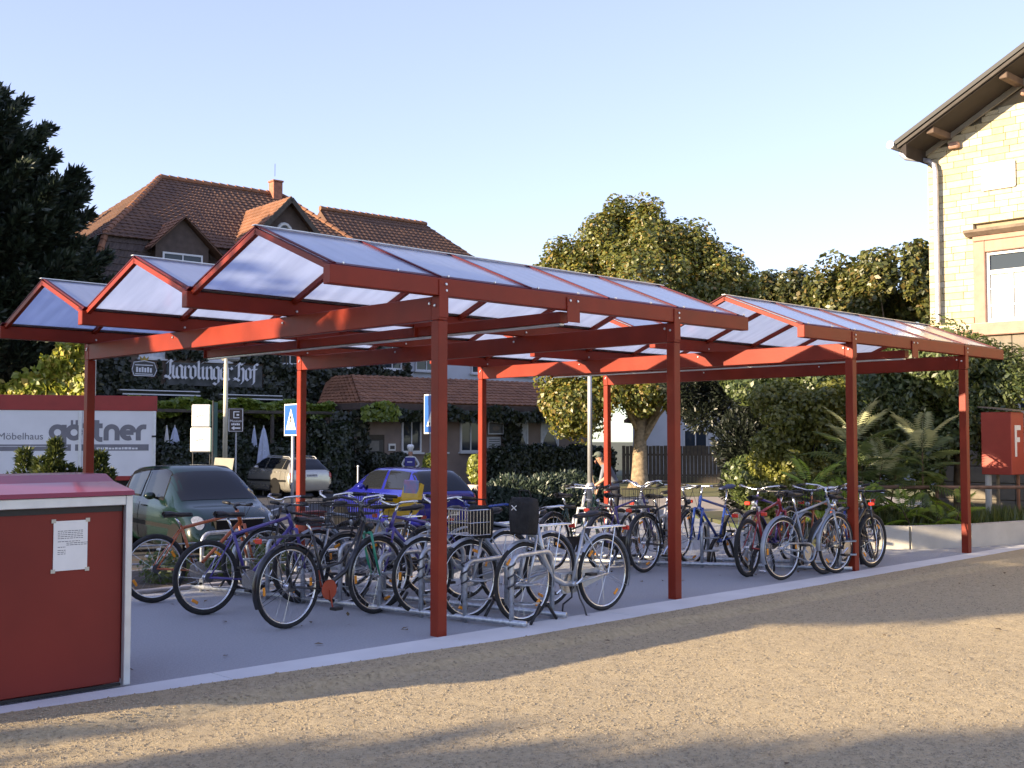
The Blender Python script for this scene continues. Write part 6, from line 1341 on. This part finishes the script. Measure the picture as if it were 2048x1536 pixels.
# ---- figures
def figure(name, label, cat, pos, rot, J, E_, mats, seg, root='pelvis'):
    t = empty(name, pos, rot); tag(t, label, cat); ks = list(J); me = bpy.data.meshes.new('body')
    me.from_pydata([J[k][0] for k in ks], [(ks.index(a), ks.index(b)) for a, b in E_], []); o = bpy.data.objects.new('body', me); COL.objects.link(o)
    sm = o.modifiers.new('s', 'SKIN'); 
    for i, k in enumerate(ks):
        r = J[k][1]; me.skin_vertices[0].data[i].radius = r if hasattr(r, '__len__') else (r, r); me.skin_vertices[0].data[i].use_root = (k == root)
    o.modifiers.new('u', 'SUBSURF').levels = 2
    dg = bpy.context.evaluated_depsgraph_get(); nm = bpy.data.meshes.new_from_object(o.evaluated_get(dg)); bpy.data.objects.remove(o)
    nm.materials.clear()
    for m in mats: nm.materials.append(m)
    for p in nm.polygons: p.use_smooth = True; p.material_index = seg(p.center)
    return t, link('body', nm, t)
def skeleton(h=1.72, stoop=0., armL=None, armR=None):
    k = h/1.72; s = stoop; J = {'pelvis':((0,0,.94),(.12,.16)),'waist':((.03*s,0,1.08),(.11,.145)),'chest':((.14*s,0,1.32),(.14,.19)),'neck':((.22*s,0,1.47),.055),'skull':((.27*s+.01,0,1.56),(.085,.078)),'crown':((.29*s+.01,0,1.66),(.092,.08)),'top':((.28*s,0,1.72),(.06,.055))}
    for q, y in (('l',1),('r',-1)):
        J.update({'hip'+q:((0,y*.09,.88),.10),'knee'+q:((.03,y*.10,.49),.066),'ank'+q:((-.02,y*.105,.09),.045),'toe'+q:((.15,y*.12,.035),.035)})
        a = armL if y > 0 else armR; J.update({'sh'+q:((.14*s,y*.185,1.39),.062),'el'+q:(a[0],.046),'wr'+q:(a[1],.033)})
        w_ = Vector(a[1]); d = (Vector(a[1])-Vector(a[0])).normalized(); u = Vector((0,1,0)).cross(d).normalized(); v = d.cross(u)
        J['palm'+q] = (tuple(w_+d*.06),(.020,.036))
        for i, (o, l) in enumerate(((-.028,.068),(-.010,.080),(.009,.075),(.027,.060))): J['f%d%s'%(i,q)] = (tuple(w_+d*.09+v*o),.009); J['g%d%s'%(i,q)] = (tuple(w_+d*(.09+l*.6)+v*o-u*.012),.008); J['h%d%s'%(i,q)] = (tuple(w_+d*(.09+l*.85)+v*o-u*.034),.007)
        J['t1'+q] = (tuple(w_+d*.045-v*.036-u*.012),.011); J['t2'+q] = (tuple(w_+d*.085-v*.052-u*.022),.008)
    E_ = [('pelvis','waist'),('waist','chest'),('chest','neck'),('neck','skull'),('skull','crown'),('crown','top')]
    for q in 'lr':
        E_ += [('pelvis','hip'+q),('hip'+q,'knee'+q),('knee'+q,'ank'+q),('ank'+q,'toe'+q),('chest','sh'+q),('sh'+q,'el'+q),('el'+q,'wr'+q),('wr'+q,'palm'+q),('palm'+q,'t1'+q),('t1'+q,'t2'+q)]
        for i in range(4): E_ += [('palm'+q,'f%d%s'%(i,q)),('f%d%s'%(i,q),'g%d%s'%(i,q)),('g%d%s'%(i,q),'h%d%s'%(i,q))]
    return {a:((b[0][0]*k,b[0][1]*k,b[0][2]*k),b[1]) for a,b in J.items()}, E_
M_SKIN = mat('skin', (.46,.25,.17), .55, 0, .05, 9); M_SHIRT = mat('grey_blue_shirt', (.20,.22,.27), .85, 0, .12, 7); M_TROU = mat('dark_trousers', (.022,.024,.032), .9, 0, .15, 8); M_SHOE = mat('dark_shoes', (.018,.015,.013), .6); M_CAP = mat('grey_green_cap', (.13,.15,.12), .9, 0, .2, 9)
def face(t, c, fw, s=1.):
    c = Vector(c); f = Vector((1,0,fw)).normalized()
    for y in (-.034,.034): m = MB(); m.ell(c+f*.082*s+Vector((0,y*s,.012)),.010,.014,.009,8,5); m.build('eye', M_BLACK, t)
    m = MB(); m.ell(c+f*.098*s+Vector((0,0,-.018)),.018,.014,.026,8,6); m.build('nose', M_SKIN, t, smooth=True); m = MB(); m.ell(c+f*.088*s+Vector((0,0,-.056)),.008,.026,.007,8,4); m.build('mouth', mat('lips', (.30,.09,.08), .5), t)
    for y in (-.088,.088): m = MB(); m.ell(c+Vector((-.01,y*s,-.012)),.020,.010,.032,8,6); m.build('ear', M_SKIN, t, smooth=True)
J, E_ = skeleton(1.72, 1.35, ((.33,.24,1.16),(.48,.10,1.02)), ((.24,-.25,1.10),(.34,-.21,.88)))
def segp(c): return 2 if c.z < .07 else 1 if c.z < .93 and abs(c.y) < .2 and c.x < .2 else 3 if (c.z > 1.47 or (c.z < 1.0 and (abs(c.y) > .18 or c.x > .3)) or c.x > .36) else 0
pp = rf(2.33, 26, ZS)
ps, bd = figure('person', 'person in grey cap and pale shirt bending over a broom beside the lamp post', 'person', pp, hd(-.93,-.30), J, E_, [M_SHIRT, M_TROU, M_SHOE, M_SKIN], segp)
c = J['crown'][0]; m = MB(); m.ell((c[0]-.005,0,c[2]+.015),.108,.096,.085,14,8); cp = m.build('cap', M_CAP, ps, smooth=True); m = MB(); m.prism([(c[0]+.05,-.075,c[2]+.015),(c[0]+.15,-.06,c[2]-.01),(c[0]+.17,0,c[2]-.012),(c[0]+.15,.06,c[2]-.01),(c[0]+.05,.075,c[2]+.015)], (0,0,.01)); m.build('peak', M_CAP, cp)
face(ps, (J['skull'][0][0]+.008,0,J['skull'][0][2]+.02), -.3); m = MB(); m.ell((c[0]-.05,0,c[2]-.05),.065,.088,.075,12,6); m.build('hair', mat('grey_hair', (.16,.15,.14), .8), ps, smooth=True)
br = empty('broom', pp, hd(-.93,-.30)); tag(br, 'broom with a long pale handle held by the person in the grey cap', 'broom')
m = MB(); m.tube([(.56,.02,1.22),(.53,.06,1.02),(.42,-.02,.10)], .014, 8); m.build('handle', M_BARKL, br); m = MB(); m.bbox((.34,-.17,.02),(.48,.13,.12),.015); m.build('bristles', mat('broom_bristles', (.10,.06,.03), .9), br)
J, E_ = skeleton(1.60, .05, ((-.02,.36,1.12),(.10,.20,.98)), ((-.02,-.36,1.12),(.10,-.20,.98)))
M_CW = mat('cook_jacket', (.60,.60,.58), .7, 0, .06, 6)
cp_ = loc(821,930,44.5)
ck, bd = figure('cook_figure', 'life size cook figure in tall white hat and blue apron before the inn', 'figure', cp_, hd(-.1,-1), J, E_, [M_CW, M_TROU, M_SHOE, M_SKIN], lambda c: 2 if c.z < .07 else 1 if c.z < .86 and abs(c.y) < .2 and c.x < .09 else 3 if c.z > 1.37 or (c.z < 1.0 and abs(c.y) > .16 and c.x > .085) else 0)
c = J['crown'][0]; m = MB(); m.lathe((c[0],0,c[2]+.0),(0,0,1),[(.098,0),(.10,.10),(.135,.14),(.14,.22),(.10,.27),(.03,.28)],16); m.build('cook_hat', M_WHITE, ck, smooth=True); face(ck, (J['skull'][0][0],0,J['skull'][0][2]+.02), 0); m = MB(); m.ell((c[0]-.03,0,c[2]-.05),.07,.088,.07,12,6); m.build('hair', M_BLACK, ck, smooth=True)
m = MB(); m.bbox((.135,-.20,.98),(.165,.20,1.32),.01); ap_ = m.build('menu_board', mat('apron_blue', (.035,.03,.20), .6, 0, .1, 8), ck); m = MB(); m.box((.1655,-.10,1.13),(.167,.10,1.16)); m.build('white_line', M_WHITE, ap_); m = MB(); m.bbox((.12,-.20,.42),(.15,.20,.975),.01); m.build('apron', mat('apron_grey', (.10,.10,.11), .7), ck)
# ---- fire box, rail, meter box, low wire rail
fx = empty('fire_box', (0,0,0)); tag(fx, 'red hose cabinet marked F on thin posts in front of the stone house', 'cabinet'); c0 = rf(8.12, 19.0); B = lambda m, n, mt, p=fx: m.build(n, mt, p)
fx.location = (c0.x, c0.y, .02)
m = MB(); m.bbox((-.02,-.16,.98),(.50,.34,2.02),.008); B(m, 'body', mat('hose_cabinet_red', (.36,.045,.025), .5, 0, .08, 4)); m = MB(); m.prism([(-.05,-.20,2.03),(.55,-.20,2.03),(.55,.38,2.10),(-.05,.38,2.10)], (0,0,.02)); B(m, 'lid', mat('cabinet_roof', (.16,.13,.10), .7))
m = MB(); y = -.1615; m.box((.12,y-.004,1.28),(.20,y,1.80)); m.box((.202,y-.004,1.72),(.36,y,1.80)); m.box((.202,y-.004,1.52),(.32,y,1.60)); B(m, 'letter', M_WHITE)
for (x, yy, mt_, rr) in ((.05,.26,M_CONC,.055),(.42,.26,M_BARKL,.03),(.42,-.08,mat('rusty_post', (.28,.12,.06), .8, 0, .2, 8),.03)): m = MB(); m.tube([(x,yy,-.05),(x,yy,.975)], rr, 8); B(m, 'post', mt_)
rl_ = empty('pipe_rail', rf(7, 18.1)); tag(rl_, 'rusty horizontal pipe rail running through the shrubs behind the low wall', 'railing'); M_RUST = mat('rusty_pipe', (.17,.10,.07), .7, .2, .3, 8)
m = MB(); m.tube([tuple(rf(4.6,17.6,.86)), tuple(rf(6.2,17.7,.85)), tuple(rf(8.2,18.35,.82)), tuple(rf(10.2,19.2,.82))], .028, 8); m.build('pipe', M_RUST, rl_, world=True)
for r, f in ((4.9,17.62),(6.6,17.85),(8.2,18.35),(9.6,18.95)): m = MB(); m.tube([tuple(rf(r,f,0)), tuple(rf(r,f,.84))], .026, 8); m.build('post', M_RUST, rl_, world=True)
t = empty('meter_box', (9.2,13.62,0)); tag(t, 'small dull red box on the rear shelter post behind the black bike', 'box'); m = MB(); m.bbox((-.17,-.20,.30),(.15,-.02,.56),.01); m.build('body', M_CAB, t); m = MB(); m.bbox((-.19,-.22,.562),(.17,-.0,.585),.006); m.build('lid', M_CAB, t); m = MB(); m.tube([(0,-.1,0),(0,-.1,.3)], .025, 6); m.build('stand', M_GREYD, t)
wr = empty('low_wire_rail', (5.5,12.6,0)); tag(wr, 'low wire rail edging the planted bed behind the orange bike', 'railing')
for z in (.16,.36): m = MB(); m.tube([(2.2,12.75,z),(8.0,12.35,z)], .010, 6); m.build('wire', M_GALV, wr, world=True)
for k in range(5): m = MB(); x = 2.3+k*1.4; m.tube([(x,12.75-.069*(x-2.2),-.1),(x,12.75-.069*(x-2.2),.42)], .016, 6); m.build('post', M_GALV, wr, world=True)
# fallen leaves on paving and gravel
n = 130; P = []
for _ in range(n):
    x, y = (random.uniform(2,14), random.uniform(7.3,11)) if random.random() < .55 else (random.uniform(2,14), random.uniform(-1,6.4)); P.append((x, y, .012 if y > 7 else gz(x,y)+.018))
o = leaf_mesh('fallen_leaves', P, np.tile((0,0,3.0),(n,1)), .055, leafmat('dry_leaves', (.09,.06,.03), (.22,.15,.06), .2), None); tag(o, 'scattered dry leaves lying on paving and gravel', 'leaves', kind='stuff')
cb['label'] = 'low red cabinet with pale metal frame and a notice taped to it'; cb['category'] = 'cabinet'
